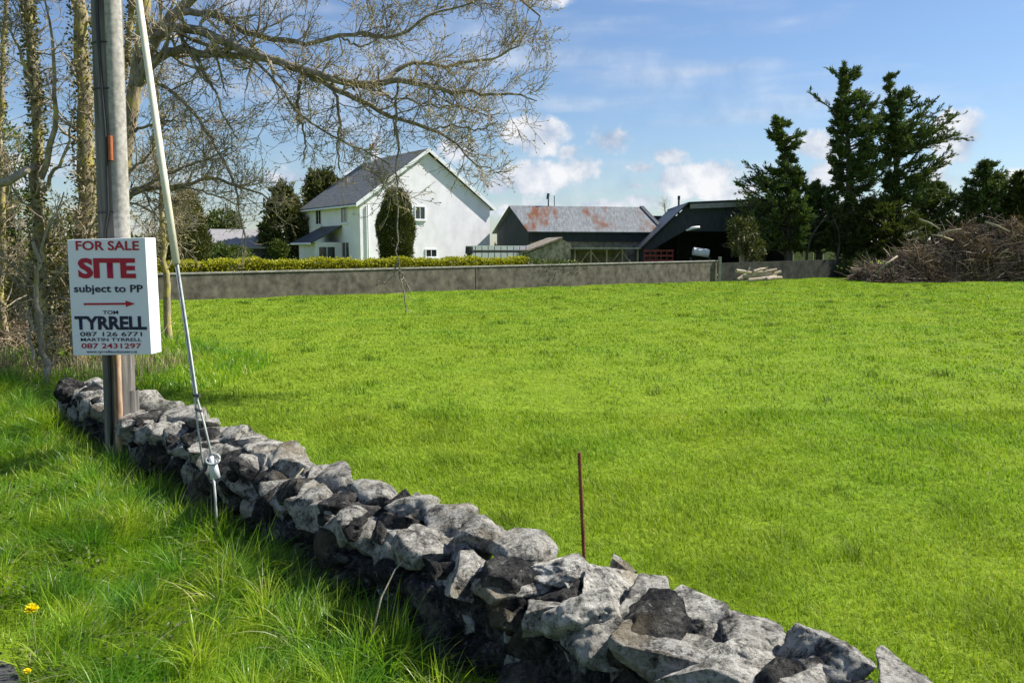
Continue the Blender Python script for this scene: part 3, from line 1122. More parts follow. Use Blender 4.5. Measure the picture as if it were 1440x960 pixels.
# porch with its own little dark roof on the left wall
po = c0 + dv * 3.2
pw = MB(); pw.prism([po - du * .01, po - du * 1.9, po - du * 1.9 + up * 2.25, po - du * .01 + up * 2.25], dv * 3.0)
pw_o = pw.build('porch', M['render_white'], house)
pr_ = MB()
pr_.prism([po + up * 3.3 - dv * .3 - du * .02, po - du * 2.3 + up * 2.15 - dv * .3, po - du * 2.3 + up * 2.27 - dv * .3, po + up * 3.42 - dv * .3 - du * .02], dv * 3.6)
pr_.build('porch_roof', M['dark_trim'], pw_o)
pf = MB(); pf.tube([po - du * 2.36 + up * 2.15 - dv * .3, po - du * 2.36 + up * 2.15 + dv * 3.3], .07, 8)
pf.build('porch_gutter', M['white_trim'], pw_o)
window(po - du * 1.7 - dv * .0 + up * .9, du, -dv, 1.3, 1.1, pw_o, 'porch_window')

# ------------------------------------------------------------------ clipped evergreens by the house
def clipped(name, base, hw, hh, zc, n, mat, label, cat='evergreen', pointed=0.0, leaf=.16, seed=1):
    r_ = np.random.default_rng(seed)
    e = empty(name, base, label=label, cat=cat)
    p, nr = shell_points(n, r_, (hw, hw, hh), jitter=.06)
    tz = p[:, 2] / hh
    sq = 1 - pointed * np.clip(tz, 0, 1) ** 1.2 * .55
    low = 1 - .12 * np.clip(-tz, 0, 1)
    p[:, 0] *= sq * low; p[:, 1] *= sq * low
    lump = 1 + .07 * np.sin(p[:, 0] * 3.1 + seed) * np.sin(p[:, 2] * 2.4) + .05 * np.sin(p[:, 1] * 5 + p[:, 2] * 4)
    p *= lump[:, None]
    pos = p + np.array([base[0], base[1], zc])
    dr = nr * .8 + r_.normal(0, .5, (n, 3)); dr[:, 2] += .9
    leaves('crown', pos, dr, r_.uniform(.6, 1.3, n) * leaf, r_.uniform(.25, .5, n) * leaf, np.clip(r_.normal(.5, .25, n), 0, 1), mat, e, r_)
    tk = MB(); tk.tube([Vector(base), Vector((base[0], base[1], zc - hh * .3)), Vector((base[0], base[1], zc + hh * .5))], [.13, .1, .05], 8)
    tk.build('trunk', M['conifer_bark'], e, smooth=True)
    return e


b = P(557, 352, 47); zt = P(557, 270, 47).z
clipped('oval_evergreen', (b.x, b.y, 0), 1.02, zt / 2 + .1, zt / 2, 34000, M['topiary'], 'oval clipped evergreen standing in front of the white gable', leaf=.15, seed=4)
b = P(262, 352, 40); zt = P(262, 275, 40).z
clipped('conical_evergreen', (b.x, b.y, 0), 1.12, zt / 2 + .1, zt / 2, 30000, M['topiary'], 'domed clipped evergreen behind the left end of the far wall', pointed=.5, leaf=.14, seed=9)


def lumpy(name, blobs, n, mat, label=None, cat='tree', leaf=.2, seed=1, trunk=None, trunk_mat=None, group=None, upb=.3):
    """an informal tree or bush: leaves through the volume of several lobes, on limbs"""
    r_ = np.random.default_rng(seed)
    c = blobs[0][0]
    e = empty(name, (c[0], c[1], 0), label=label, cat=cat, group=group)
    wts = np.array([b_[1][0] * b_[1][2] for b_ in blobs]); wts = wts / wts.sum()
    pos, dr = [], []
    for (cc_, hf), w_ in zip(blobs, wts):
        k = int(n * w_)
        q = r_.normal(size=(k, 3)); q /= np.linalg.norm(q, axis=1, keepdims=True)
        rad = r_.uniform(.45, 1.0, (k, 1)) ** .6
        clump = 1 + .22 * np.sin(q[:, 0:1] * 6 + seed) * np.sin(q[:, 2:3] * 7 + 1) + .12 * np.sin(q[:, 1:2] * 11)
        pos.append(q * rad * clump * np.array(hf) + np.array(cc_)); dr.append(q)
    pos = np.concatenate(pos); dr = np.concatenate(dr) + r_.normal(0, .7, (len(pos), 3)); dr[:, 2] += upb
    k = len(pos)
    leaves('crown', pos, dr, r_.uniform(.5, 1.4, k) * leaf, r_.uniform(.25, .55, k) * leaf, np.clip(r_.normal(.5, .27, k), 0, 1), mat, e, r_)
    tk = MB()
    for cc_, hf in blobs:
        tk.tube([Vector((c[0], c[1], -.1)), Vector((c[0] * .7 + cc_[0] * .3, c[1] * .7 + cc_[1] * .3, cc_[2] * .5)), Vector(cc_)], [.16, .1, .04], 6)
    tk.build('trunk', trunk_mat or M['conifer_bark'], e, smooth=True)
    return e


def B3(px, py, d, rw, rh, rd=None):
    """lobe from its centre pixel, pixel half sizes and depth"""
    p = P(px, py, d); k = d / F
    return ((p.x, p.y, p.z), (rw * k, (rd if rd is not None else rw) * k, rh * k))


lumpy('dark_evergreen', [B3(402, 320, 62, 28, 44), B3(400, 285, 62, 16, 26), B3(425, 335, 62, 18, 26), B3(380, 335, 62, 14, 24)], 9000, M['topiary'],
      'tall ragged dark evergreen tree left of the white house', leaf=.38, seed=3)
lumpy('dark_evergreen.001', [B3(452, 285, 72, 24, 42), B3(446, 258, 72, 14, 18), B3(465, 262, 72, 12, 16)], 7000, M['topiary'],
      'evergreen tree rising behind the left eave of the white house', leaf=.42, seed=5)
lumpy('bushy_tree', [B3(312, 310, 68, 22, 16), B3(300, 318, 68, 16, 12), B3(326, 316, 68, 15, 12)], 1700, M['scrub'],
      'thin green tree top showing above the bungalow roof', leaf=.36, seed=6)
lumpy('round_shrub', [B3(392, 352, 55, 12, 12)], 2200, M['scrub'], 'small green shrub beside the ragged dark evergreen', 'shrub', leaf=.2, seed=8)
lumpy('round_shrub.001', [B3(302, 354, 50, 26, 12), B3(330, 356, 50, 22, 9)], 2600, M['scrub'], 'low green shrub under the bungalow eave', 'shrub', leaf=.2, seed=18)

# bungalow
bg_e = P(335, 352, 60); bg_e.z = 0
bung = empty('bungalow', bg_e, label='low bungalow with grey roof and deep dark eave behind the hedge, left of the house', cat='bungalow')
L0 = P(282, 352, 60); L0.z = 0; R0 = P(392, 352, 62); R0.z = 0
ux = (R0 - L0).normalized(); uy = Vector((-ux.y, ux.x, 0)); LL = (R0 - L0).length
mb = MB(); mb.box(L0, ux * LL, uy * 6, up * 2.0); mb.build('wall', M['dark_trim'], bung)  # dark wall colour stands for the shade below the eave
mb = MB(); zt = P(335, 322, 63).z; ze = P(335, 347, 60).z
mb.prism([L0 - uy * .5 + up * ze - ux * .3, L0 + uy * 3 + up * zt - ux * .3, L0 + uy * 6.5 + up * ze - ux * .3], ux * (LL + .6))
M['bung_roof'] = simple('grey_tile_roof', (.20, .195, .20), (.30, .29, .29), 2.5, .85, .2, .3, .02, stretch=(1, 1, 4))
mb.build('roof', M['bung_roof'], bung)
mb = MB(); mb.box(L0 - uy * .56 + up * (ze - .14) - ux * .3, ux * (LL + .6), uy * .05, up * .16); mb.build('fascia', M['bung_roof'], bung)

# ------------------------------------------------------------------ farm buildings
def corrugated(name, base1, base2, rust, pitch=.25, amt=1.0):
    m, t, out = new_mat(name)
    pos = N(t, 'ShaderNodeNewGeometry').outputs['Position']
    sheet = noise_tex(t, 1.4, 3, .5, stretch=(1.6, .5, .25))
    streak = noise_tex(t, 3.5, 6, .65, stretch=(2.2, .5, .5))
    c = ramp(t, streak, [(.32, base1), (.68, base2)])
    rf_ = ramp(t, noise_tex(t, .42, 3, .5), [(.47, (0, 0, 0)), (.55, (1, 1, 1))])
    rs_ = ramp(t, sheet, [(.38, (0, 0, 0)), (.62, (1, 1, 1))])
    k = mixc(t, 1.0, rf_, rs_, 'MULTIPLY')
    c = mixc(t, math_node(t, 'MULTIPLY', k, amt), c, rust)
    wv = N(t, 'ShaderNodeTexWave', wave_type='BANDS', bands_direction='X')
    wv.inputs['Scale'].default_value = 1.0 / pitch
    lnk(t, pos, wv.inputs['Vector'])
    surf(t, out, c, .75, .2, wv.outputs['Fac'], .5, .03, .0)
    return m


M['tin_roof'] = corrugated('weathered_tin', (.11, .12, .128), (.24, .26, .275), (.15, .055, .025))
M['dark_tin'] = corrugated('dark_green_cladding_and_shade', (.028, .036, .042), (.05, .06, .068), (.05, .035, .03), amt=.3)
M['old_block'] = simple('old_block', (.12, .105, .085), (.27, .245, .205), 2.2, .95, .15, .5, .03, detail=9)
M['stone_wash'] = simple('lime_washed_rubble', (.13, .115, .085), (.36, .33, .27), 3.5, .95, .1, .8, .05, detail=9)
M['rust'] = simple('rusty_iron', (.10, .035, .02), (.24, .085, .04), 14, .85, .3, .3)
M['timber'] = simple('weathered_timber', (.15, .125, .095), (.34, .29, .23), 5, .9, .2, .3, stretch=(1, 1, .3))
M['steel'] = simple('grey_galvanised_steel', (.28, .30, .32), (.42, .44, .46), 8, .45, .4, .05, metal=.5)
M['dark_steel'] = simple('dark_steel', (.03, .033, .038), (.07, .07, .075), 8, .5, .4, .1)
M['red_paint'] = simple('red_machine_paint', (.12, .012, .010), (.22, .025, .02), 4, .5, .4, .1)
M['white_paint'] = simple('white_paint', (.62, .63, .64), (.80, .80, .79), 3, .7, .3, .1)
M['black_plastic'] = simple('black_plastic', (.012, .012, .014), (.03, .03, .034), 8, .5, .5, .1)

# barn with rusty tin roof
NB = P(745, 352, 56); NB.z = 0
FB = P(926, 352, 58); FB.z = 0
bx_ = (FB - NB).normalized(); LB = (FB - NB).length
GBk = P(700, 352, 60.5); GBk.z = 0
by_ = (GBk - NB); WB = by_.length; by_.normalize()
eh = P(745, 324, 56).z; rh = P(722, 290, 58).z
barn = empty('tin_roof_barn', NB, label='old barn with pale rust streaked tin roof and dark gable, right of the house', cat='barn')
mb = MB(); mb.prism([NB, GBk, GBk + up * eh, NB + by_ * WB / 2 + up * (rh - .12), NB + up * eh], bx_ * LB)
mb.build('wall', M['old_block'], barn)
gb = MB(); gb.prism([NB + up * 1.5, GBk + up * 1.5, GBk + up * eh, NB + by_ * WB / 2 + up * (rh - .12), NB + up * eh], -bx_ * .06)  # dark sheet added over the gable, its shade put into the colour
gb.build('gable_sheet_or_shade', M['dark_tin'], barn)
mb = MB()
for k, (a, b) in enumerate(((NB - by_ * .35 + up * (eh - .14), NB + by_ * WB / 2 + up * rh), (GBk + by_ * .35 + up * (eh - .14), NB + by_ * WB / 2 + up * rh))):
    mb.prism([a - bx_ * .3, b - bx_ * .3, b - bx_ * .3 + up * .06, a - bx_ * .3 + up * .06], bx_ * (LB + .5))
mb.build('roof', M['tin_roof'], barn)
mb = MB(); mb.box(NB - by_ * .10 + up * (eh - .75), bx_ * LB, by_ * .09, up * .62); mb.build('fascia_board', M['dark_tin'], barn)
mb = MB()
a, b = NB - by_ * .38 + up * (eh - .1), NB + by_ * WB / 2 + up * (rh + .05)
mb.prism([a + bx_ * (LB + .1), b + bx_ * (LB + .1), b + bx_ * (LB + .1) + up * .1, a + bx_ * (LB + .1) + up * .1], bx_ * .3)
mb.build('verge_board', M['dark_trim'], barn)
mb = MB()
q = NB + by_ * WB / 2 + bx_ * 2.6 + up * rh
mb.tube([q, q + up * .75], .05, 6); mb.tube([q + up * .55 - bx_ * .06, q + up * .95], .10, 6)
mb.build('vent_pipe', M['dark_steel'], barn)
mb = MB(); mb.tube([q + bx_ * .45 + up * .05, q + bx_ * .45 + up * .8], .03, 6); mb.build('vent_pipe', M['dark_steel'], barn)
# lower pale shed roof seen between the barn and the open shed
q = P(918, 352, 66); q.z = 0
ls = empty('pale_shed', q, label='low shed with pale tin roof between the old barn and the dark open shed', cat='shed')
mb = MB(); mb.box(q, (3.2, .6, 0), (-.6, 4, 0), (0, 0, 3.0)); mb.build('wall', M['old_block'], ls)
mb = MB(); mb.prism([q + Vector((-.2, -.3, 2.95)), q + Vector((-.9, 2.2, 4.3)), q + Vector((-1.4, 4.4, 3.0))], (3.6, .68, 0)); mb.build('roof', M['tin_roof'], ls)

# stone lean-to in front of the barn
d_ = 50.0
a = P(745, 352, d_); a.z = 0; b = P(790, 352, d_ + .6); b.z = 0; e_ = P(900, 352, d_ + 1.5); e_.z = 0
so = empty('stone_outhouse', a, label='small rough stone outhouse with a sloping slab roof in front of the tin roofed barn', cat='outhouse')
ax = (b - a); L1_ = ax.length; ax.normalize(); ay = Vector((-ax.y, ax.x, 0))
zl = P(745, 353, d_).z; zr = P(785, 334, d_).z
mb = MB(); mb.prism([a, b + ax * .6, b + ax * .6 + up * (zr - .35), b + up * (zr - .1), a + up * (zl - .1)], ay * 2.6); mb.build('wall', M['stone_wash'], so)
mb = MB(); mb.prism([a + up * (zl - .1) - ax * .25, b + up * (zr - .08), b + up * (zr + .04), a + up * (zl + .02) - ax * .25], ay * 2.9)
o = mb.build('roof', M['timber'], so)
for v_ in o.data.vertices: v_.co -= ay * .15
mb = MB(); mb.box(a + ax * .9 - ay * .02 + up * .2, ax * .55, ay * .05, up * 1.1); mb.build('door', M['timber'], so)
# open lean-to: flat pale roof on posts with braces
ol = empty('open_lean_to', b, label='low open lean-to with flat pale roof edge and timber braces beside the stone outhouse', cat='lean-to')
s0 = P(806, 352, d_ + .5); s0.z = 0; s1 = P(899, 352, d_ + 1.4); s1.z = 0
sx = (s1 - s0).normalized(); sy = Vector((-sx.y, sx.x, 0)); SL = (s1 - s0).length
zr2 = P(850, 350, d_ + 1).z
mb = MB(); mb.box(s0 - sy * .2 + up * (zr2), sx * SL, sy * 2.6, up * .09 ); mb.build('roof', M['coping'], ol)
mb = MB(); mb.box(s0 + sy * 2.2, sx * SL, sy * .1, up * (zr2 - .05)); mb.build('back_wall', M['old_block'], ol)
for k in np.linspace(0.02, .97, 5):
    q = s0 + sx * SL * k
    pm = MB(); pm.box(q, sx * .09, sy * .09, up * (zr2 - .01)); pm.build('post', M['timber'], ol)
for k in range(4):
    q = s0 + sx * SL * (.03 + .235 * k); r_ = q + sx * SL * .21
    if k % 2: q, r_ = r_, q
    br = MB(); br.tube([q + up * .5 - sy * .02, r_ + up * (zr2 - .15) - sy * .02], .035, 5); br.build('brace', M['timber'], ol)

# dark open fronted shed, lean-to roof falling to the left
D2 = 53.0
A0 = P(905, 352, D2); A0.z = 0; A1 = P(965, 352, D2); A1.z = 0; A2 = P(1108, 352, D2 + 1.2); A2.z = 0
hz0 = P(905, 347, D2).z; hz1 = P(965, 287, D2).z; hz2 = P(1108, 280, D2 + 1.2).z
os_ = empty('open_shed', A1, label='dark clad open fronted cattle shed with a steep lean-to roof edge, left of the conifers', cat='shed')
back = Vector((.8, 11, 0))
zc1 = P(905, 344, D2).z; zc2 = P(965, 325, D2).z; 
mb = MB(); mb.prism([A0 + up * (hz0 - .5), A1 + up * (hz0 + 1.1), A1 + up * (hz1 - .1), A0 + up * (hz0 - .05)], Vector((0, .08, 0))); mb.build('gable_sheet_or_shade', M['dark_tin'], os_)
mb = MB(); mb.prism([A1 + up * (hz0 + 1.0), A2 + up * (hz0 + 1.0), A2 + up * (hz2 - .35), A1 + up * (hz1 - .2)], Vector((0, .09, 0)) ); mb.build('front_cladding', M['dark_tin'], os_)
mb = MB()
mb.prism([A0 - (A1 - A0) * .08 + up * (hz0 - .12) + Vector((0, -.3, 0)), A1 + up * (hz1 + .02) + Vector((0, -.3, 0)), A1 + up * (hz1 + .12) + Vector((0, -.3, 0)), A0 - (A1 - A0) * .08 + up * (hz0 - .02) + Vector((0, -.3, 0))], back)
mb.build('lean_to_roof', M['dark_trim'], os_)
mb = MB()
mb.hexa([A1 + up * (hz1 + .02) + Vector((.02, -.35, 0)), A2 + up * (hz2 + .0) + Vector((0, -.35, 0)), A2 + up * (hz2 + .1) + back, A1 + up * (hz1 + .1) + back,
         A1 + up * (hz1 + .12) + Vector((.02, -.35, 0)), A2 + up * (hz2 + .1) + Vector((0, -.35, 0)), A2 + up * (hz2 + .2) + back, A1 + up * (hz1 + .2) + back])
mb.build('roof', M['dark_tin'], os_)
M['pale_sheet'] = simple('pale_sheet', (.30, .32, .34), (.42, .44, .46), 6, .6, .3)
mb = MB(); mb.hexa([A1 + up * (hz1 - .32) + Vector((.1, -.4, 0)), A2 + up * (hz2 - .4) + Vector((0, -.4, 0)), A2 + up * (hz2 - .4) + Vector((0, -.36, 0)), A1 + up * (hz1 - .32) + Vector((.1, -.36, 0)),
                    A1 + up * (hz1 - .02) + Vector((.1, -.4, 0)), A2 + up * (hz2 - .05) + Vector((0, -.4, 0)), A2 + up * (hz2 - .05) + Vector((0, -.36, 0)), A1 + up * (hz1 - .02) + Vector((.1, -.36, 0))])
mb.build('fascia', M['bung_roof'], os_)
mb = MB()
mb.box(A0 + back + Vector((0, -.2, 0)), (A2 - A0), (0, .2, 0), (0, 0, 4.4)); mb.box(A0 + Vector((.1, .2, 0)), (.1, 0, 0), back - Vector((0, .5, 0)), (0, 0, hz0 - .2))
mb.box(A2, (.12, 0, 0), back, (0, 0, hz2 - .6))
mb.build('wall', M['dark_tin'], os_)
for q in (A1.lerp(A2, .62),):
    pm = MB(); pm.box(q + Vector((-.08, .12, 0)), (.16, 0, 0), (0, .16, 0), (0, 0, hz1 - .6)); pm.build('post', M['dark_steel'], os_)

# red trailer in the shed, white tank, vent, pale barrels
q = P(922, 352, 51.6); q.z = 0
tr = empty('red_trailer', q, label='red farm trailer parked under the dark shed eave', cat='trailer')
mb = MB(); mb.box(q + Vector((-.75, 0, .75)), (1.9, 0, 0), (0, 2.6, 0), (0, 0, .12))
for i in range(6):
    mb.box(q + Vector((-.75 + i * .36, -.03, .87)), (.06, 0, 0), (0, .05, 0), (0, 0, .85))
for zz_ in (1.0, 1.3, 1.62):
    mb.box(q + Vector((-.75, -.02, zz_)), (1.9, 0, 0), (0, .04, 0), (0, 0, .12))
mb.build('body', M['red_paint'], tr)
for sx_ in (-.5, .8):
    wl = MB(); wl.tube([q + Vector((sx_, .4, .4)), q + Vector((sx_ + .2, .4, .4))], .4, 14); wl.build('wheel', M['black_plastic'], tr)
q = P(975, 352, 52.0); q.z = 0
tk_ = empty('white_tank', q, label='pale plastic tank standing in the open mouth of the dark shed', cat='tank')
mb = MB(); zt = P(985, 341, 52).z
mb.tube([q + Vector((.45, 0, 0)), q + Vector((.45, 0, .95))], .3, 12); mb.tube([q + Vector((.45, 0, .94)), q + Vector((.45, 0, 1.05))], .18, 12)
mb.build('drum', M['white_paint'], tk_)
mb = MB(); mb.tube([q + Vector((.1, .5, 1.65)), q + Vector((1.1, .5, 1.5))], [.27, .27], 14)
mb.build('tank_body', M['white_paint'], tk_, smooth=False)
for cx_ in (-.1, 1.1):
    mb = MB(); mb.box(q + Vector((cx_, .3, 0)), (.1, 0, 0), (0, .4, 0), (0, 0, 1.25)); mb.build('cradle', M['dark_steel'], tk_)
q = P(974, 322, 52.3)
mb = MB(); mb.tube([q + Vector((-.42, 0, -.1)), q + Vector((0, 0, .06)), q + Vector((.45, 0, .12))], [.05, .10, .08], 8)
mb.build('hanging_sheet', M['white_paint'], label='white curved sheet hanging high in the mouth of the dark shed', cat='sheet', smooth=True)
q = P(953, 352, 60); q.z = 0; zt = P(953, 276, 60).z
mb = MB(); mb.tube([q, q + up * zt], [.09, .07], 8); mb.tube([q + up * (zt - .25), q + up * (zt + .03)], .10, 8)
mb.build('yard_pole', M['dark_steel'], label='short grey pole sticking up behind the left slope of the dark shed', cat='pole')

# farm gate and white wall behind it
g0 = P(664, 352, 46); g0.z = .2; g1 = P(744, 352, 47); g1.z = .2
gx_ = (g1 - g0).normalized(); gl = (g1 - g0).length; gn = Vector((-gx_.y, gx_.x, 0))
gate_ = empty('farm_gate', g0, label='dark barred metal gate in the gap right of the white house', cat='gate')
zg = P(700, 352.5, 46).z
mb = MB(); mb.tube([g0 + up * (zg - .2), g1 + up * (zg - .2)], .045, 6); mb.build('top_rail', M['dark_steel'], gate_)
mb = MB(); mb.tube([g0 + up * .25, g1 + up * .25], .03, 6); mb.build('bottom_rail', M['dark_steel'], gate_)
for k in range(9):
    q = g0 + gx_ * gl * (k + .5) / 9
    mb = MB(); mb.tube([q + up * .25, q + up * (zg + .05)], .022, 5); mb.build('bar', M['dark_steel'], gate_)
q = P(660, 352, 46.2); q.z = 0
mb = MB(); mb.tube([q, q + up * 1.62], .14, 8); mb.tube([q + up * 1.5, q + up * 1.92], [.24, .22], 10)
mb.build('gate_post', M['black_plastic'], label='black capped gate post at the house corner', cat='post')
q0 = P(655, 352, 50); q0.z = 0; q1 = P(745, 352, 51.5); q1.z = 0
v_ = q1 - q0
ww = empty('white_yard_wall', q0, label='low bright white yard wall with a dark band, seen through the barred gate', cat='wall')
mb = MB(); mb.box(q0, v_, Vector((-.02, .25, 0)), up * 1.55); mb.build('lower_wall', M['white_paint'], ww)
mb = MB(); mb.box(q0 + up * 1.55, v_, Vector((-.02, .27, 0)), up * .14); mb.build('dark_band', M['dark_trim'], ww)
mb = MB(); mb.box(q0 + up * 1.69, v_, Vector((-.02, .25, 0)), up * .30); mb.build('upper_wall', M['white_paint'], ww)

# pale outbuilding glimpsed under the conifers, and light panel
q0 = P(1072, 352, 60); q0.z = 0; q1 = P(1186, 352, 61.5); q1.z = 0
ob = empty('pale_outbuilding', q0, label='pale rendered outbuilding glimpsed between the conifer trunks', cat='outbuilding')
v_ = q1 - q0
mb = MB(); mb.box(q0, v_, (0, 5, 0), up * 2.1); mb.build('wall', M['coping'], ob)
mb = MB(); mb.prism([q0 + Vector((-.2, -.3, 2.1)), q0 + Vector((-.2, 2.5, 3.2)), q0 + Vector((-.2, 5.3, 2.1))], v_ + Vector((.4, 0, 0))); mb.build('roof', M['dark_trim'], ob)
for k in (.25, .62):
    q = q0 + v_ * k
    window(q + up * .8 , v_.normalized(), Vector((0, -1, 0)), .9, .8, ob)
q = P(1192, 352, 57); q.z = 0
mb = MB(); mb.box(q, (1.3, .1, 0), (-.02, .12, 0), up * 2.6)
mb.box(q + Vector((.0, -.04, 0)), (.1, 0, 0), (0, .05, 0), up * 2.7); mb.box(q + Vector((1.2, .04, 0)), (.1, 0, 0), (0, .05, 0), up * 2.7)
mb.build('sheet_door', M['pale_sheet'], label='pale blue grey sheet metal door leaf behind the conifer trunks', cat='door')

# ------------------------------------------------------------------ conifers
def conifer(label, trunk_px, base_py, d, ext, n_limbs, n_spray, mat=None, seed=1, group='cypress trees at the far corner of the field', rise=.35, leaf=.27, depth_k=.75, limb_bottom=None, name='cypress_tree', extra=()):
    """ext: list of (tip py, left px, right px) of the crown outline; trunk_px: list of (px, py)"""
    r_ = np.random.default_rng(seed)
    k = d / F
    tp = sorted(trunk_px, key=lambda q: -q[1])
    base = P(tp[0][0], 352, d); base.z = -.1
    tpts = [base] + [P(a_, b_, d) for a_, b_ in tp[1:]]
    e = empty(name, (base.x, base.y, 0), label=label, cat='conifer', group=group)
    H = tpts[-1].z
    TR, RR = limb(tpts, .10 + H * .017, .03, 18)
    tz = TR[0, :, 2]
    ys = np.array([q[0] for q in ext], float); ls_ = np.array([q[1] for q in ext], float); rs_ = np.array([q[2] for q in ext], float)
    zs = np.array([P(720, y_, d).z for y_ in ys])
    o = np.argsort(zs); zs, ls_, rs_ = zs[o], ls_[o], rs_[o]
    # more limbs where the crown is wide
    n_limbs = int(n_limbs * 1.7); n_spray = int(n_spray * 1.55)
    zt_ = r_.uniform(zs[0], zs[-1], n_limbs * 4)
    wd = np.interp(zt_, zs, rs_ - ls_)
    zt_ = zt_[r_.random(len(zt_)) < (wd / wd.max()) * .93 + .07][:n_limbs]
    m_ = len(zt_)
    txp = np.interp(zt_, tz, TR[0, :, 0])
    lx = np.interp(zt_, zs, ls_) ; rx = np.interp(zt_, zs, rs_)
    lx = (lx - 720) * k; rx = (rx - 720) * k
    az = r_.uniform(0, 2 * np.pi, m_)
    ca, sa = np.cos(az), np.sin(az)
    sc = r_.uniform(.62, 1.04, m_)
    dxr = np.where(ca > 0, np.maximum(rx - txp, .15) * ca, np.minimum(lx - txp, -.15) * -ca) * sc
    half = np.maximum((rx - lx) / 2, .15)
    dyr = sa * half * depth_k * sc
    hr = np.hypot(dxr, dyr)
    rz = hr * np.abs(r_.normal(rise, .15, m_))
    tipz = zt_
    stz = np.clip(tipz - rz, 1.2, None)
    cy = np.interp(stz, tz, TR[0, :, 1]); cx = np.interp(stz, tz, TR[0, :, 0])
    n = 7
    tt = np.linspace(0, 1, n)[None, :]
    LX = cx[:, None] + dxr[:, None] * tt + (txp - cx)[:, None] * tt
    LY = cy[:, None] + dyr[:, None] * tt
    LZ = stz[:, None] + (tipz - stz)[:, None] * (tt ** 1.25)
    LP = np.stack([LX, LY, LZ], -1)
    LP[:, 1:] += r_.normal(0, .05, LP[:, 1:].shape) * np.minimum(hr, 1.5)[:, None, None]
    for pts in extra:
        q = resample([P(a_, b_, d) for a_, b_ in pts], n); LP = np.concatenate([LP, q[None]]); hr = np.append(hr, np.linalg.norm(q[-1] - q[0]))
    m_ = len(LP)
    LR = (.018 + .014 * hr)[:, None] * np.linspace(1, .3, n)[None]
    SP, SR = spawn(LP, LR, 9, r_, .18, .46, ang=(.4, .9), up=.03, jit=.12, n=5, rs=.5, rmin=.008, tmin=.3, tmax=1.0, flat=2.5, taper_len=False)
    sc2 = np.repeat(np.clip(hr / 1.4, .30, 1.5), 9)
    SP = SP[:, :1] + (SP - SP[:, :1]) * sc2[:, None, None]
    tg = [(TR, RR, 9), (LP, LR, 5), (SP, SR, 3)]
    tube_obj('trunk', tg, M['conifer_bark'], e)
    # sprays sit on the outer parts of limbs and on their side shoots
    a_n = int(n_spray * .25)
    i = r_.integers(0, m_, a_n); t_ = r_.uniform(.35, 1, a_n) * (n - 1.001); j = t_.astype(int); f_ = (t_ - j)[:, None]
    p1 = LP[i, j] * (1 - f_) + LP[i, j + 1] * f_; d1 = LP[i, j + 1] - LP[i, j]
    b_n = n_spray - a_n
    i = r_.integers(0, len(SP), b_n); t_ = r_.uniform(.1, 1, b_n) * (5 - 1.001); j = t_.astype(int); f_ = (t_ - j)[:, None]
    p2 = SP[i, j] * (1 - f_) + SP[i, j + 1] * f_; d2 = SP[i, j + 1] - SP[i, j]
    pos = np.concatenate([p1, p2]); dr = np.concatenate([d1, d2])
    dr /= np.maximum(np.linalg.norm(dr, axis=1, keepdims=True), 1e-6)
    dr = dr * 1.2 + r_.normal(0, .38, dr.shape) * np.array([1, 1, .7]); dr[:, 2] += .22
    pos = pos + r_.normal(0, .045, pos.shape)
    c_n = int(n_spray * .022)
    tt_ = r_.uniform(.72, 1, c_n) * 16.99; j = tt_.astype(int); f_ = (tt_ - j)[:, None]
    pc = TR[0][j] * (1 - f_) + TR[0][j + 1] * f_
    dc = r_.normal(size=(c_n, 3)); dc[:, 2] = np.abs(dc[:, 2]) * .8 + .3
    pos = np.concatenate([pos, pc]); dr = np.concatenate([dr, dc])
    k_ = len(pos)
    rn = np.clip(r_.normal(.45, .25, k_) + .12 * np.sin(pos[:, 0] * 2.1) * np.sin(pos[:, 2] * 1.7), 0, 1)
    leaves('foliage', pos, dr, r_.uniform(.5, 1.25, k_) * leaf, r_.uniform(.16, .34, k_) * leaf, rn, mat or M['cypress'], e, r_)
    return e


DC = 53.5
conifer('tallest pointed cypress with a lone limb jutting left near its top', [(1192, 392), (1195, 250), (1190, 150), (1187, 88)], 392, DC,
        [(88, 1186, 1189), (100, 1180, 1196), (118, 1174, 1206), (140, 1160, 1218), (155, 1160, 1228), (180, 1156, 1232), (205, 1158, 1234), (230, 1160, 1234), (260, 1166, 1234), (285, 1172, 1236), (300, 1180, 1232)],
        130, 24000, seed=21, extra=[[(1188, 165), (1165, 150), (1148, 138), (1134, 128)], [(1189, 125), (1177, 108), (1169, 97)]])
conifer('tall cypress with bare lower trunk and long limbs swept to the right', [(1262, 392), (1263, 280), (1258, 200), (1252, 150), (1250, 104)], 392, DC + .6,
        [(104, 1249, 1251), (118, 1243, 1260), (132, 1237, 1276), (146, 1237, 1300), (160, 1236, 1330), (172, 1235, 1346), (190, 1236, 1345), (205, 1236, 1342), (225, 1240, 1326), (240, 1242, 1315), (262, 1240, 1318), (285, 1240, 1322)],
        105, 21000, seed=22, rise=.42, extra=[[(1262, 250), (1290, 215), (1320, 180), (1348, 158)], [(1262, 270), (1295, 250), (1320, 225), (1338, 205)], [(1262, 230), (1280, 185), (1300, 155), (1322, 134)], [(1264, 285), (1290, 275), (1318, 262)]])
conifer('thin cypress with a tufted top and bare neck above a broad dark skirt', [(1109, 392), (1110, 290), (1108, 220), (1098, 185), (1090, 164)], 392, DC - 1.5,
        [(163, 1088, 1092), (172, 1079, 1104), (186, 1072, 1119), (196, 1073, 1122), (205, 1086, 1116), (216, 1098, 1114), (228, 1072, 1114), (242, 1048, 1118), (262, 1032, 1124), (285, 1022, 1130), (305, 1018, 1134), (325, 1030, 1128), (345, 1040, 1125)],
        130, 24000, seed=23, rise=.3, extra=[[(1109, 300), (1085, 262), (1062, 240), (1052, 232)]])
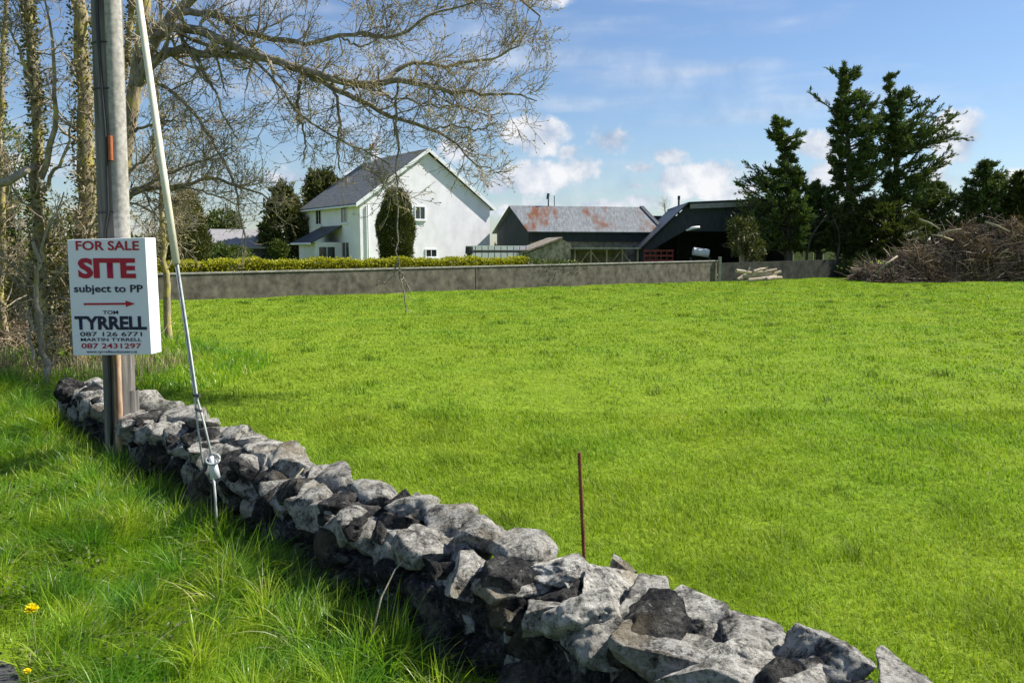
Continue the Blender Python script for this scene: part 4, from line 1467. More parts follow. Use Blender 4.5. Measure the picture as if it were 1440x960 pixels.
conifer('low dark cypress filling the gap between the thin one and the tallest', [(1152, 392), (1152, 320), (1150, 254)], 392, DC + .3,
        [(254, 1144, 1156), (266, 1130, 1170), (282, 1118, 1184), (300, 1110, 1194), (325, 1106, 1198), (350, 1108, 1196)], 110, 22000, seed=24, rise=.15)
conifer('broad low green cypress spreading under the two tallest trees', [(1232, 392), (1232, 330), (1228, 284)], 392, DC - 1.0,
        [(280, 1216, 1240), (292, 1196, 1268), (305, 1180, 1290), (322, 1176, 1300), (340, 1172, 1310), (360, 1176, 1306)], 120, 22000, mat=M['cypress_light'], seed=25, rise=.12)
conifer('loose cypress with see-through limbs between the tall pair and the right edge', [(1312, 392), (1312, 320), (1308, 258)], 392, DC + 1.5,
        [(256, 1300, 1322), (272, 1284, 1342), (290, 1278, 1350), (310, 1276, 1352), (335, 1276, 1354)], 80, 15000, mat=M['cypress'], seed=26, rise=.3)
conifer('bushy cypress with a rounded top above the brush pile', [(1386, 392), (1386, 300), (1384, 228)], 392, DC,
        [(228, 1378, 1392), (240, 1362, 1408), (256, 1350, 1416), (275, 1344, 1426), (300, 1342, 1432), (330, 1346, 1432), (350, 1350, 1430)], 110, 20000, seed=27, rise=.2)
conifer('yellowish cypress at the right edge of the picture behind the brush pile', [(1440, 392), (1440, 300), (1436, 244)], 392, DC - 1.5,
        [(244, 1428, 1446), (258, 1414, 1460), (280, 1406, 1476), (310, 1404, 1482), (345, 1410, 1480)], 90, 14000, mat=M['cypress_light'], seed=28, rise=.2)
conifer('spreading cypress just past the right edge of the brush pile', [(1500, 392), (1500, 300), (1498, 226)], 392, DC + 1,
        [(226, 1490, 1508), (245, 1470, 1524), (280, 1458, 1540), (320, 1456, 1545), (350, 1460, 1540)], 80, 9000, seed=29, rise=.2)

# thicket of bare lower trunks and dead limbs beneath the conifers
rg = np.random.default_rng(55)
for i, (px, lab) in enumerate(((1060, 'bare forked dead stem in front of the thin cypress'), (1135, 'crooked leafless stem under the low dark cypress'), (1180, 'leaning bare trunk under the tallest cypress'), (1215, 'bare stem between the tallest cypress and the broad low one'))):
    b = P(px, 352, 52); b.z = 0
    Lp, Lr = limb([b, b + Vector((rg.normal(0, .2), 0, 1.2)), b + Vector((rg.normal(0, .5), .1, 2.6)), b + Vector((rg.normal(0, .9), .2, 4.0))], .10, .03, 10)
    c1 = spawn(Lp, Lr, 7, rg, 1.0, 2.2, ang=(.5, 1.1), up=.05, jit=.15, n=7, rs=.6, tmin=.3)
    c2 = spawn(*c1, 5, rg, .3, .9, ang=(.4, 1.0), up=.02, jit=.2, n=5, rs=.5, rmin=.008)
    tube_obj('dead_tree' if i == 0 else 'dead_tree.%03d' % i, [(Lp, Lr, 7), (*c1, 5), (*c2, 3)], M['conifer_bark'] if i else M['pale_bark'], label=lab, cat='dead tree', group='bare stems under the cypress trees')
# small leafy shrub by the log pile
lumpy('young_shrub', [B3(1046, 332, 48, 20, 26), B3(1058, 350, 48, 17, 18), B3(1034, 318, 48, 9, 12)], 2600, M['topiary'], 'loose young shrub with pale stem standing behind the log pile', 'shrub', leaf=.22, seed=61, trunk_mat=M['pale_bark'])
lumpy('wall_foot_bush', [B3(1196, 378, 50.5, 24, 13), B3(1212, 368, 50.5, 12, 16)], 2400, M['scrub'], 'low weedy bush at the left foot of the brush pile', 'bush', leaf=.16, seed=62)

# ------------------------------------------------------------------ brush pile
rg = np.random.default_rng(91)
bc = G(1360, 397); 
bp = empty('brush_pile', (bc.x, bc.y, 0), label='big tangled heap of dead brown branches and withered foliage at the right edge', cat='brush pile')
xs_px = np.array([1238, 1258, 1282, 1306, 1330, 1352, 1374, 1400, 1440, 1480, 1520, 1570.])
tops = np.array([390, 378, 362, 350, 344, 338, 320, 312, 314, 316, 335, 380.])
kx = bc.y / F


def pile_top(xw):
    px = xw / kx + 720
    jag = 7 * np.sin(px * .09) + 6 * np.sin(px * .21 + 1) + 5 * np.sin(px * .47)
    return np.array([P(720, v_, bc.y).z for v_ in np.atleast_1d(np.minimum(np.interp(px, xs_px, tops) + jag * (px > 1235), 392))])


n = 5200
xw = rg.uniform((1240 - 720) * kx, (1560 - 720) * kx, n)
tz = np.maximum(pile_top(xw), .12)
fy = rg.uniform(-1, 1, n)
hh = tz * (1 - np.abs(fy) ** 1.8) 
zc = hh * rg.uniform(.02, 1, n) ** .6
yc = bc.y + 2.1 + fy * 2.1
az = rg.normal(0, .9, n) + np.where(rg.random(n) < .5, np.pi, 0)
el = rg.normal(.16, .55, n)
ln = rg.uniform(.5, 2.0, n)
dirv = np.stack([np.cos(az) * np.cos(el), np.sin(az) * np.cos(el) * .6, np.sin(el)], 1)
k = 6
pts = [np.stack([xw, yc, zc], 1) - dirv * ln[:, None] * .5]
dcur = dirv.copy()
for _ in range(k - 1):
    dcur = dcur + rg.normal(0, .16, dcur.shape); dcur[:, 2] -= .02
    dcur /= np.linalg.norm(dcur, axis=1, keepdims=True)
    pts.append(pts[-1] + dcur * (ln / (k - 1))[:, None])
PP = np.stack(pts, 1)
PP[:, :, 2] = np.maximum(PP[:, :, 2], .03)
RR_ = (rg.uniform(.008, .026, n) * np.where(rg.random(n) < .06, 2.2, 1))[:, None] * np.linspace(1, .35, k)[None]
tw = spawn(PP[::2], RR_[::2], 3, rg, .2, .7, jit=.2, n=4, rs=.5, rmin=.006)
tube_obj('branches', [(PP, RR_, 4), (*tw, 3)], M['dead_stick'], bp)
n = 34000
xw = rg.uniform((1242 - 720) * kx, (1560 - 720) * kx, n); tz = np.maximum(pile_top(xw), .1); fy = rg.uniform(-1, 1, n)
z_ = tz * (1 - np.abs(fy) ** 1.8) * rg.uniform(.3, 1.04, n) ** .35
msk = np.sin(xw * 2.3) + np.sin(xw * 1.1 + z_ * 2.5) + rg.normal(0, .6, n) > .25
pos = np.stack([xw, bc.y + 2.1 + fy * 2.1, z_], 1)[msk]; n = len(pos)
dr = rg.normal(size=(n, 3)); dr[:, 0] *= 1.5; dr[:, 2] += .25
leaves('withered_foliage', pos, dr, rg.uniform(.08, .26, n), rg.uniform(.02, .06, n), np.clip(rg.normal(.5, .25, n), 0, 1), M['dead_leaf'], bp, rg)
for (a_, b_) in (((1292, 308), (1322, 322)), ((1318, 330), (1352, 322)), ((1262, 360), (1232, 384)), ((1396, 396), (1412, 384)), ((1402, 362), (1418, 350)), ((1340, 338), (1310, 330)), ((1385, 312), (1420, 326))):
    q0 = P(*a_, bc.y + .3); q1 = P(*b_, bc.y - .1)
    mb = MB(); mb.tube([q0, q0.lerp(q1, .5) + Vector((0, 0, .06)), q1], [.05, .045, .03], 7); mb.build('pale_bough', M['pale_bark'], bp, smooth=True)

# logs in front of the wall
M['log'] = simple('pale_cut_wood', (.33, .26, .18), (.55, .46, .35), 7, .85, .2, .3, stretch=(1, 1, 1))
LG = [((1035, 383), (1066, 389), .075, 'log with a snapped upturned end at the left of the log pile'), ((1045, 391), (1085, 386), .07, 'log slanting up to the right across the middle of the pile'),
      ((1038, 396), (1052, 388), .085, 'short thick log end at the lower left of the pile'), ((1052, 397), (1092, 391), .08, 'long pale log lying lowest at the front of the pile'),
      ((1060, 384), (1078, 380), .06, 'thin log on top of the pile, pointing at the conifers'), ((1070, 392), (1098, 384), .065, 'log sticking out past the right end of the pile'),
      ((1078, 395), (1099, 393), .08, 'stubby log at the lower right of the pile'), ((1058, 386), (1092, 381), .055, 'thin crooked branch wood across the back of the pile')]
dlog = G(1065, 398).y
for i, (a_, b_, r_0, lab) in enumerate(LG):
    jj_ = .12 * (i % 3); r_0 *= 1.35
    q0 = P(*a_, dlog + jj_); q1 = P(*b_, dlog + .25 + jj_)
    q0.z = max(q0.z, .06) + .09; q1.z = max(q1.z, .06) + .09
    mid = q0.lerp(q1, .5) + Vector((0, 0, .03 * (-1) ** i))
    mb = MB(); mb.tube([q0, mid, q1], [r_0, r_0 * .95, r_0 * .8], 9)
    if i in (0, 7):
        mb.tube([mid, mid + Vector((.1, 0, .16)), mid + Vector((.12, 0, .28))], [r_0 * .6, r_0 * .45, r_0 * .3], 7)
    mb.build('log', M['log'], smooth=False, label=lab, cat='log', group='pale cut logs heaped in front of the shaded wall')

# ------------------------------------------------------------------ bare trees at the left
rt = np.random.default_rng(404)
DT = 11.2


def px_limb(pts, w0, w1, d0, d1, n=16):
    m_ = len(pts)
    q = [P(a_, b_, d0 + (d1 - d0) * i / max(m_ - 1, 1)) for i, (a_, b_) in enumerate(pts)]
    k = (d0 + d1) / 2 / F
    return limb(q, w0 * k / 2, w1 * k / 2, n)


main = [
    # boughs of the overhanging tree, pixel polyline, start and end width in px, depths
    ([(192, 120), (205, 88), (217, 55), (227, 38), (248, 39), (273, 41), (294, 48), (317, 58), (342, 73), (358, 75), (377, 81), (398, 90), (425, 100), (450, 106), (478, 115), (516, 120), (537, 117)], 14, 9, 11.0, 9.9),
    ([(537, 117), (560, 112), (583, 117), (607, 122), (630, 128), (656, 128), (690, 134), (722, 132), (755, 142)], 9, 1.5, 9.9, 9.4),
    ([(537, 117), (548, 104), (566, 93), (586, 87), (607, 92), (630, 93), (662, 87), (694, 83), (725, 70), (742, 40)], 7, 1.5, 9.9, 10.4),
    ([(195, 118), (205, 98), (212, 90), (231, 77), (252, 69), (271, 72), (300, 76), (333, 79), (352, 77)], 14, 8, 11.0, 10.6),
    ([(215, 60), (228, 34), (242, 21), (262, 16), (290, 19), (308, 24), (329, 36), (350, 47), (377, 53), (404, 56), (429, 63)], 11, 6, 11.1, 10.5),
    ([(429, 63), (452, 54), (478, 51), (505, 44), (531, 50), (548, 54), (566, 47), (589, 32), (607, 19), (630, 15), (662, 3), (690, -10)], 6, 2, 10.5, 10.9),
    ([(478, 51), (502, 65), (516, 64), (537, 50)], 3.5, 2, 10.5, 10.5),
    ([(425, 100), (447, 112), (478, 130), (507, 140), (537, 160), (566, 168), (601, 181), (624, 191), (645, 204), (658, 228), (690, 236)], 9, 1.5, 10.2, 9.7),
    ([(205, 80), (222, 48), (238, 30), (252, 15), (269, 0), (300, -30), (360, -62), (440, -70), (520, -50), (600, -35), (680, -30), (740, 2), (765, 30), (748, 60)], 15, 1.5, 11.1, 10.6),
    ([(310, -36), (400, -52), (480, -15), (540, 2), (590, -6), (640, -20), (700, -22)], 8, 2, 11.0, 11.4),
    ([(421, 112), (421, 135), (419, 160), (430, 190), (428, 220)], 5, 1.2, 10.2, 10.3),
    ([(467, 117), (473, 135), (479, 167), (474, 200), (478, 240)], 4.5, 1.2, 10.1, 10.2),
    ([(560, 114), (556, 150), (560, 200), (556, 260), (561, 320), (558, 360), (562, 385)], 3.2, 1.2, 9.9, 9.7),
    ([(562, 380), (572, 400), (577, 412)], 1.8, 1.2, 9.7, 9.6), ([(560, 372), (548, 396), (528, 402)], 1.8, 1, 9.7, 9.7), ([(561, 376), (566, 402), (570, 440)], 1.6, 1, 9.7, 9.7),
    ([(271, 75), (283, 100), (304, 125), (310, 154), (321, 177), (335, 195)], 4.5, 1.3, 10.7, 10.4),
    ([(205, 105), (231, 123), (252, 137), (271, 156), (290, 186), (305, 207), (315, 227), (326, 252), (338, 288), (342, 323), (345, 352)], 6, 1.6, 11.0, 10.2),
    ([(170, 300), (180, 275), (205, 265), (232, 263), (263, 260), (290, 252), (309, 252), (338, 263), (372, 276), (395, 290)], 8, 1.3, 11.2, 10.4),
    ([(168, 290), (180, 269), (211, 257), (242, 242), (267, 230), (297, 223), (330, 205)], 6, 1.3, 11.2, 10.6),
    ([(168, 280), (180, 244), (199, 230), (211, 213), (220, 196), (236, 180)], 5, 1.3, 11.2, 11.0),
    ([(205, 266), (242, 265), (284, 267), (313, 280), (338, 288)], 4, 1.2, 11.0, 10.6),
    ([(172, 285), (184, 284), (205, 292), (226, 307), (245, 330)], 3.5, 1.2, 11.2, 10.9),
    ([(178, 190), (190, 182), (211, 176), (236, 168), (262, 172)], 5, 1.3, 11.2, 10.9),
    ([(350, 77), (372, 100), (398, 122), (410, 150), (440, 178), (470, 192), (520, 215), (548, 232)], 4, 1.3, 10.5, 9.9),
    ([(601, 181), (640, 176), (676, 186), (700, 170)], 3, 1.2, 9.7, 9.6),
    ([(516, 120), (540, 140), (575, 140), (610, 152), (650, 150), (690, 165)], 3.5, 1.3, 9.9, 9.8),
]
bt = empty('bare_tree', tuple(P(160, 352, DT).xy) + (0,), label='big leafless budding tree whose long boughs reach right over the field behind the utility pole', cat='tree', group='bare trees at the end of the stone wall')
b0_ = P(158, 352, DT); b0_.z = -.1
trk = [b0_, P(160, 420, DT), P(163, 330, DT), P(172, 240, DT), P(184, 160, DT), P(192, 110, DT), P(200, 50, DT), P(204, 0, DT), P(200, -120, DT), P(215, -300, DT)]
T0 = limb(trk, .125, .06, 24)
tube_obj('trunk', [(*T0, 12)], M['bark'], bt)
limbs_, l1, l2, l3 = [], [], [], []
for pts, w0, w1, d0, d1 in main:
    Lp, Lr = px_limb(pts, w0 * 1.05, max(w1, 1.6), d0, d1, 18)
    Lp[:, 1:-1] += rt.normal(0, .012, Lp[:, 1:-1].shape)
    limbs_.append((Lp, Lr, 8))
    length = float(np.linalg.norm(np.diff(Lp[0], axis=0), axis=1).sum())
    thin = w0 < 2.5
    K = 3 if thin else max(5, int(length * (4.0 if w0 == 3.2 else 9.5)))
    c1 = spawn(Lp, Lr, K, rt, .12 if thin else .25, .2 if thin else .5 if w0 == 3.2 else 1.0, ang=(.5, 1.35), up=.05, jit=.17, n=8, rs=.42, rmin=.0055, tmin=.12 if w0 < 15 else .32)
    l1.append(c1)
tube_obj('boughs', limbs_, M['limb'], bt)
C1 = np.concatenate([c[0] for c in l1]); R1 = np.concatenate([c[1] for c in l1])
lc = np.linalg.norm(C1[:, -1] - C1[:, 0], axis=1); keepc = (C1[:, 0, 2] > 1.9) ; C1x, R1x = C1[keepc], R1[keepc]
C2, R2 = spawn(C1x, R1x, 6, rt, .14, .55, ang=(.4, 1.2), up=.06, jit=.2, n=6, rs=.6, rmin=.0042, tmin=.1)
C3, R3 = spawn(C2, R2, 4, rt, .05, .22, ang=(.4, 1.1), up=.07, jit=.2, n=4, rs=.65, rmin=.0034, tmin=.2)
tube_obj('twigs', [(C1, R1, 4), (C2, R2, 3), (C3, R3, 3)], M['twig'], bt)
tips = np.concatenate([C3[:, -1], C2[:, -1], C3[::2, 2], C2[::2, 3]])
tdir = np.concatenate([C3[:, -1] - C3[:, -2], C2[:, -1] - C2[:, -2], C3[::2, 2] - C3[::2, 1], C2[::2, 3] - C2[::2, 2]])
sel = rt.random(len(tips)) < .62
tips, tdir = tips[sel], tdir[sel]
k = len(tips)
tdir = tdir / np.maximum(np.linalg.norm(tdir, axis=1, keepdims=True), 1e-6) + rt.normal(0, .5, (k, 3))
leaves('buds', tips, tdir, rt.uniform(.018, .045, k), rt.uniform(.010, .022, k), rt.random(k), M['bud'], bt, rt)


def side_tree(name, label, trunk, r0, r1, K1, K2, K3, l1r, l2r, seed, mat, bmat, leaf_n=0, up_=.06, d=DT, group='bare trees at the end of the stone wall', extra=(), tmin=.1, leaf=.05, budk=.5, ang=(.5, 1.2)):
    r_ = np.random.default_rng(seed)
    b_ = P(trunk[0][0], 352, d); b_.z = -.1
    e = empty(name, (b_.x, b_.y, 0), label=label, cat='tree', group=group)
    T_ = limb([b_] + [P(a, b, d) for a, b in trunk[1:]], r0, r1, 22, .018, r_)
    ex = [limb([P(a, b, d - .1) for a, b in pts], w * d / F / 2, .008, 12, .015, r_) for pts, w in extra]
    tube_obj('trunk', [(*T_, 10)] + [(*q, 7) for q in ex], mat, e)
    src = [T_] + ex
    c1s = [spawn(*T_, K1, r_, *l1r, ang=ang, up=up_, jit=.2, n=8, rs=.28, rmin=.006, tmin=tmin)]
    for q in ex:
        c1s.append(spawn(*q, max(4, K1 // 8), r_, l1r[0], l1r[1] * .7, ang=(.4, 1.1), up=up_, jit=.2, n=8, rs=.45, rmin=.006, tmin=.2))
    c1 = (np.concatenate([q[0] for q in c1s]), np.concatenate([q[1] for q in c1s]))
    c2 = spawn(*c1, K2, r_, *l2r, ang=(.4, 1.2), up=.04, jit=.22, n=6, rs=.6, rmin=.0045, tmin=.1)
    gs = [(*c1, 4), (*c2, 3)]
    if K3:
        c3 = spawn(*c2, K3, r_, .06, .25, ang=(.4, 1.1), up=.03, jit=.2, n=4, rs=.65, rmin=.0035)
        gs.append((*c3, 3))
    tube_obj('twigs', gs, bmat, e)
    last = gs[-1][0]
    tp_ = np.concatenate([last[:, -1], last[:, 2]]); k_ = len(tp_)
    sel_ = r_.random(k_) < budk; tp_ = tp_[sel_]; k_ = len(tp_)
    leaves('buds', tp_, r_.normal(size=(k_, 3)), r_.uniform(.02, .05, k_), r_.uniform(.012, .028, k_), r_.random(k_), M['bud'], e, r_)
    if leaf_n:
        q = T_[0][0]; i = r_.integers(0, len(q) - 1, leaf_n); f_ = r_.random((leaf_n, 1))
        ctr = q[i] * (1 - f_) + q[i + 1] * f_
        rad = T_[1][0][i][:, None] * (1 + np.abs(r_.normal(0, .45, (leaf_n, 1))))
        an = r_.uniform(0, 6.28, leaf_n)
        off = np.stack([np.cos(an), np.sin(an), r_.normal(0, .2, leaf_n)], 1)
        leaves('ivy', ctr + off * rad, off + r_.normal(0, .6, (leaf_n, 3)), r_.uniform(.5, 1.3, leaf_n) * leaf, r_.uniform(.5, .9, leaf_n) * leaf, r_.random(leaf_n), M['ivy'], e, r_)
    return e


side_tree('bare_tree.001', 'thick mossy yellow-brown trunk just left of the utility pole', [(104, 352), (112, 430), (120, 330), (124, 230), (120, 130), (112, 40), (106, -60), (110, -250)], .135, .07, 44, 6, 3, (.3, 1.2), (.15, .5), 501, M['bark'], M['twig'], 3500, d=11.6)
side_tree('bare_tree.002', 'ivy flecked slender trunk nearest the left edge of the picture', [(62, 352), (58, 430), (52, 330), (52, 230), (50, 150), (44, 60), (36, -20), (30, -160)], .09, .04, 44, 6, 3, (.25, 1.0), (.15, .5), 502, M['bark'], M['twig'], 3800, d=11.0,
          extra=[([(58, 250), (72, 215), (80, 150), (76, 90), (70, 40), (60, -20)], 9), ([(60, 270), (80, 240), (98, 200), (104, 150)], 6), ([(52, 140), (30, 80), (10, 20)], 7)])
side_tree('bare_tree.003', 'pale thin forked stem in front of the thick trunks, left of the sign', [(58, 352), (60, 490), (54, 440), (50, 400), (56, 360), (46, 340)], .045, .02, 9, 4, 2, (.2, .6), (.1, .3), 503, M['pale_bark'], M['pale_bark'], 0, d=10.0,
          extra=[([(46, 505), (42, 460), (40, 430)], 5), ([(56, 370), (62, 330), (78, 300), (90, 270)], 4), ([(60, 460), (80, 450), (84, 440)], 2.5)])
side_tree('bare_tree.004', 'fine twigged bare tree filling the gap behind the stay wire', [(232, 352), (228, 300), (222, 240), (215, 180), (225, 100)], .07, .02, 40, 8, 4, (.4, 1.4), (.2, .7), 504, M['bark'], M['twig'], 0, d=14.5, up_=.03, tmin=.25, ang=(.6, 1.3), budk=1.0)
side_tree('bare_tree.005', 'twiggy bare tree at the extreme left edge of the picture', [(2, 352), (0, 420), (6, 330), (-4, 200), (4, 100), (10, 0), (0, -140)], .06, .025, 46, 7, 3, (.3, 1.2), (.2, .55), 506, M['bark'], M['twig'], 1500, d=12.8)
side_tree('bare_tree.006', 'crooked mossy stem hidden mostly behind the utility pole and sign', [(134, 352), (140, 430), (138, 330), (146, 200), (176, 90), (186, 10), (190, -90)], .07, .035, 34, 6, 3, (.3, 1.0), (.15, .5), 507, M['bark'], M['twig'], 2200, d=12.2)
# sawn off bough stub, pale, at the left edge
q = [P(-20, 262, 10.4), P(12, 255, 10.4), P(36, 240, 10.6), P(50, 236, 11)]
mb = MB(); mb.tube(q, [.06, .055, .05, .04], 9)
mb.build('snapped_bough', M['pale_bark'], smooth=True, label='pale snapped bough resting across the left trunks', cat='branch')

# evergreen and bramble mass behind the trunks
lumpy('evergreen_bush', [B3(8, 215, 16, 34, 40, 30), B3(-30, 290, 16, 50, 60, 30), B3(30, 310, 16, 36, 50, 30), B3(0, 380, 16, 50, 50, 30), B3(-60, 230, 16, 40, 50, 30)], 12000, M['laurel'],
      'bright yellow-green evergreen bush behind the trunks at the left edge', 'bush', leaf=.085, seed=71)
lumpy('ivy_thicket', [B3(70, 400, 15, 34, 70, 30), B3(105, 420, 15, 30, 70, 30), B3(40, 430, 15.5, 36, 60, 30), B3(100, 340, 15.5, 34, 44, 30), B3(150, 440, 15, 26, 50, 30)], 16000, M['ivy'],
      'dense olive ivy thicket filling the space between the trunks behind the sign', 'thicket', leaf=.075, seed=72)
rg = np.random.default_rng(73)
ctr = G(14, 498)
br_e = empty('bramble_patch', (ctr.x, ctr.y, 0), label='dry pale brown bramble tangle at the foot of the left trunks', cat='bramble')
n = 900
st = np.stack([ctr.x + rg.normal(-.2, .85, n), ctr.y + rg.normal(0, .5, n), rg.uniform(0, .15, n)], 1)
dcur = rg.normal(size=(n, 3)); dcur[:, 2] = np.abs(dcur[:, 2]) + .6
pts = [st]
for _ in range(7):
    dcur /= np.linalg.norm(dcur, axis=1, keepdims=True); pts.append(pts[-1] + dcur * rg.uniform(.06, .16, (n, 1))); dcur = dcur + rg.normal(0, .3, (n, 3)); dcur[:, 2] -= .18
PP = np.stack(pts, 1)
tube_obj('stems', [(PP, np.full((n, 8), .006), 3)], M['bramble'], br_e)
i = rg.integers(0, n, 7000); j = rg.integers(1, 8, 7000)
leaves('dry_leaves', PP[i, j], rg.normal(size=(7000, 3)), rg.uniform(.02, .06, 7000), rg.uniform(.012, .03, 7000), rg.random(7000), M['bramble'], br_e, rg)
# straw coloured dead growth round the trunk feet
n = 2600
px_ = rg.uniform(-3.0, .9, n) ; 
x = P(100, 352, 11).x + px_ * .9 + .6; y = 10.9 + rg.normal(0, .55, n)
blades('dead_grass', x, y, rg.uniform(.1, .45, n), rg.uniform(.006, .012, n), np.abs(rg.normal(.4, .3, n)), rg.uniform(0, 6.28, n), 3, M['bramble'], rg.random(n), kind='stuff')

# far treeline round the horizon
rg = np.random.default_rng(81)
n = 36000
an = rg.uniform(-1.25, 1.25, n); rad = rg.uniform(150, 175, n)
htree = 2.3 + 1.3 * np.sin(an * 19) * np.sin(an * 7 + 1) + .8 * np.sin(an * 47)
pos = np.stack([np.sin(an) * rad, np.cos(an) * rad, np.maximum(htree, 1.2) * rg.uniform(0, 1, n) ** .7 * 1.3], 1)
leaves('distant_hedgerow', pos, rg.normal(size=(n, 3)) + np.array([0, 0, .4]), rg.uniform(.8, 2.0, n), rg.uniform(.5, 1.0, n), rg.random(n), M['scrub'], rng=rg, kind='stuff')
# faint bare tree beyond the farmyard
side_tree('bare_tree.007', 'faint distant bare tree between the barn and the dark shed', [(936, 352), (936, 330), (936, 300), (934, 286)], .16, .04, 30, 7, 3, (.8, 2.2), (.4, 1.3), 508, M['twig'], M['twig'], 0, d=78, up_=.08, tmin=.3, group='far bare trees')

# ------------------------------------------------------------------ utility pole
M['pole_wood'] = simple('weathered_pole_wood', (.075, .07, .064), (.24, .22, .195), 9, .85, .2, .6, .006, stretch=(3, 3, .16), detail=8)
M['sunlit_strip'] = simple('sunlit_pole_strip', (.26, .24, .215), (.46, .43, .385), 26, .6, .3, .15, .002)
M['rust_tan'] = simple('rust_stained_guard', (.20, .10, .055), (.50, .36, .24), 7, .7, .3, .3, .004, stretch=(3, 3, .6))
M['orange'] = simple('orange_rust_patch', (.34, .10, .04), (.44, .15, .07), 20, .8, .2, .2)
PD = 6.85
pb = P(170, 640, PD); pb.z = -.15
ptop_ref = P(149, 0, PD)
vd = (ptop_ref - P(170, 640, PD)); vd.normalize()
pole_o = empty('utility_pole', (pb.x, pb.y, 0), label='weathered wooden utility pole carrying the for sale sign beside the stone wall', cat='pole')
axis0 = P(171, 640, PD) - vd * .5
ptop = axis0 + vd * 8.0
mb = MB(); mb.tube([axis0 + vd * (8.0 * i / 20) for i in range(21)], [.128 - .018 * i / 20 for i in range(21)], 28)
mb.build('pole_shaft', M['pole_wood'], pole_o, smooth=True)


def on_pole(zw, ang, extra=0.0):
    """point on the pole's surface at height zw; ang 0 faces the camera, positive to the right"""
    k = (zw - axis0.z) / vd.z
    r_ = .128 - .018 * k / 8 + extra
    return axis0 + vd * k + Vector((math.sin(ang) * r_, -math.cos(ang) * r_, 0))


# pale strip paints the pole's sunlit half into its colour; rusty guard below
def strip(z0, z1, a0, a1, thick, mat, name, n=16, label=None, a_shift=0.0):
    mb = MB(); vv, ff = [], []
    m_ = 7
    for i in range(n + 1):
        z = z0 + (z1 - z0) * i / n
        sh = a_shift * (1 - i / n)
        for k in range(m_):
            a = a0 + (a1 - a0) * k / (m_ - 1) + sh
            vv.append(on_pole(z, a, thick * math.sin(math.pi * k / (m_ - 1)) ** .5 + .001))
    for i in range(n):
        for k in range(m_ - 1):
            b = i * m_ + k
            ff.append((b, b + 1, b + m_ + 1, b + m_))
    mb.add(vv, ff)
    return mb.build(name, mat, pole_o, smooth=True, label=label)


strip(1.4, 7.0, .02, 1.25, .032, M['sunlit_strip'], 'pole_strip', a_shift=.45, label='pale strip painting in the sunlit half of the pole')
strip(-.1, 1.5, .10, .62, .03, M['rust_tan'], 'pole_strip', label='tan rust stained guard strip below the sign')
strip(P(160, 228, PD).z, P(160, 194, PD).z, .22, .58, .036, M['orange'], 'rust_patch', n=4, label='orange rust patch')
strip(0, P(190, 548, PD).z, 1.15, 2.2, .03, M['pole_wood'], 'footing_slat', n=4)
mb = MB(); pts = []
for i in range(40):
    z = .05 + 7.0 * i / 39
    pts.append(on_pole(z, -.03 + (.30 if z < 2.6 else .30 * max(0, 1 - (z - 2.6) / .9)) - .12 - (.0 if z > 2 else .25), .012))
mb.tube(pts, .013, 7); mb.build('cable', M['black_plastic'], pole_o, smooth=True)
for pz in (64, 128, 300):
    z = P(160, pz, PD).z
    mb = MB(); ring = [on_pole(z, a, .006) for a in np.linspace(-1.4, 1.9, 14)]
    mb.tube(ring, .006, 5); mb.build('clip_band', M['dark_steel'], pole_o)
# crossbar and insulators out of frame at the top
mb = MB(); q = axis0 + vd * 7.7
mb.box(q + Vector((-.8, -.18, 0)), (1.6, 0, 0), (0, .09, 0), (0, 0, .1)); mb.build('crossarm', M['pole_wood'], pole_o)

# ------------------------------------------------------------------ for sale sign
M['sign_face'] = simple('white_corrugated_plastic', (.74, .76, .80), (.80, .81, .83), 2, .35, .45, .02)
m, t, out = new_mat('red_print'); surf(t, out, (.42, .012, .035), .45, .3); M['red_print'] = m
m, t, out = new_mat('navy_print'); surf(t, out, (.015, .016, .05), .45, .3); M['navy_print'] = m
SD = 6.52
tl = P(94, 337, SD); tr_ = P(204, 334, SD); bl = P(103, 500, SD); br_ = P(213, 498, SD)
sign = empty('for_sale_sign', (bl.x, SD, 0), label='white box sign reading FOR SALE SITE fixed to the utility pole', cat='sign')
dep = Vector((.012, .165, 0))
mb = MB(); mb.hexa([bl, br_, br_ + dep, bl + dep, tl, tr_, tr_ + dep, tl + dep])
mb.build('board', M['sign_face'], sign, bevel=.004)
sx_ = ((tr_ - tl).normalized() + (br_ - bl).normalized()).normalized()
sz_ = ((tl - bl).normalized() + (tr_ - br_).normalized()).normalized()
SW = (tr_ - tl).length; SH = (tl - bl).length
sn = sx_.cross(sz_).normalized()
if sn.y > 0: sn = -sn
Msign = Matrix(((sx_.x, sz_.x, sn.x, 0), (sx_.y, sz_.y, sn.y, 0), (sx_.z, sz_.z, sn.z, 0), (0, 0, 0, 1)))


def sign_pt(px, py):
    """a place on the face plane seen at this pixel"""
    a_, b_ = ray(px, py)
    dirv = Vector((a_, 1, b_)); o0 = Vector((0, 0, CAM_Z))
    k = (bl - o0).dot(sn) / dirv.dot(sn)
    return o0 + dirv * k + sn * .004


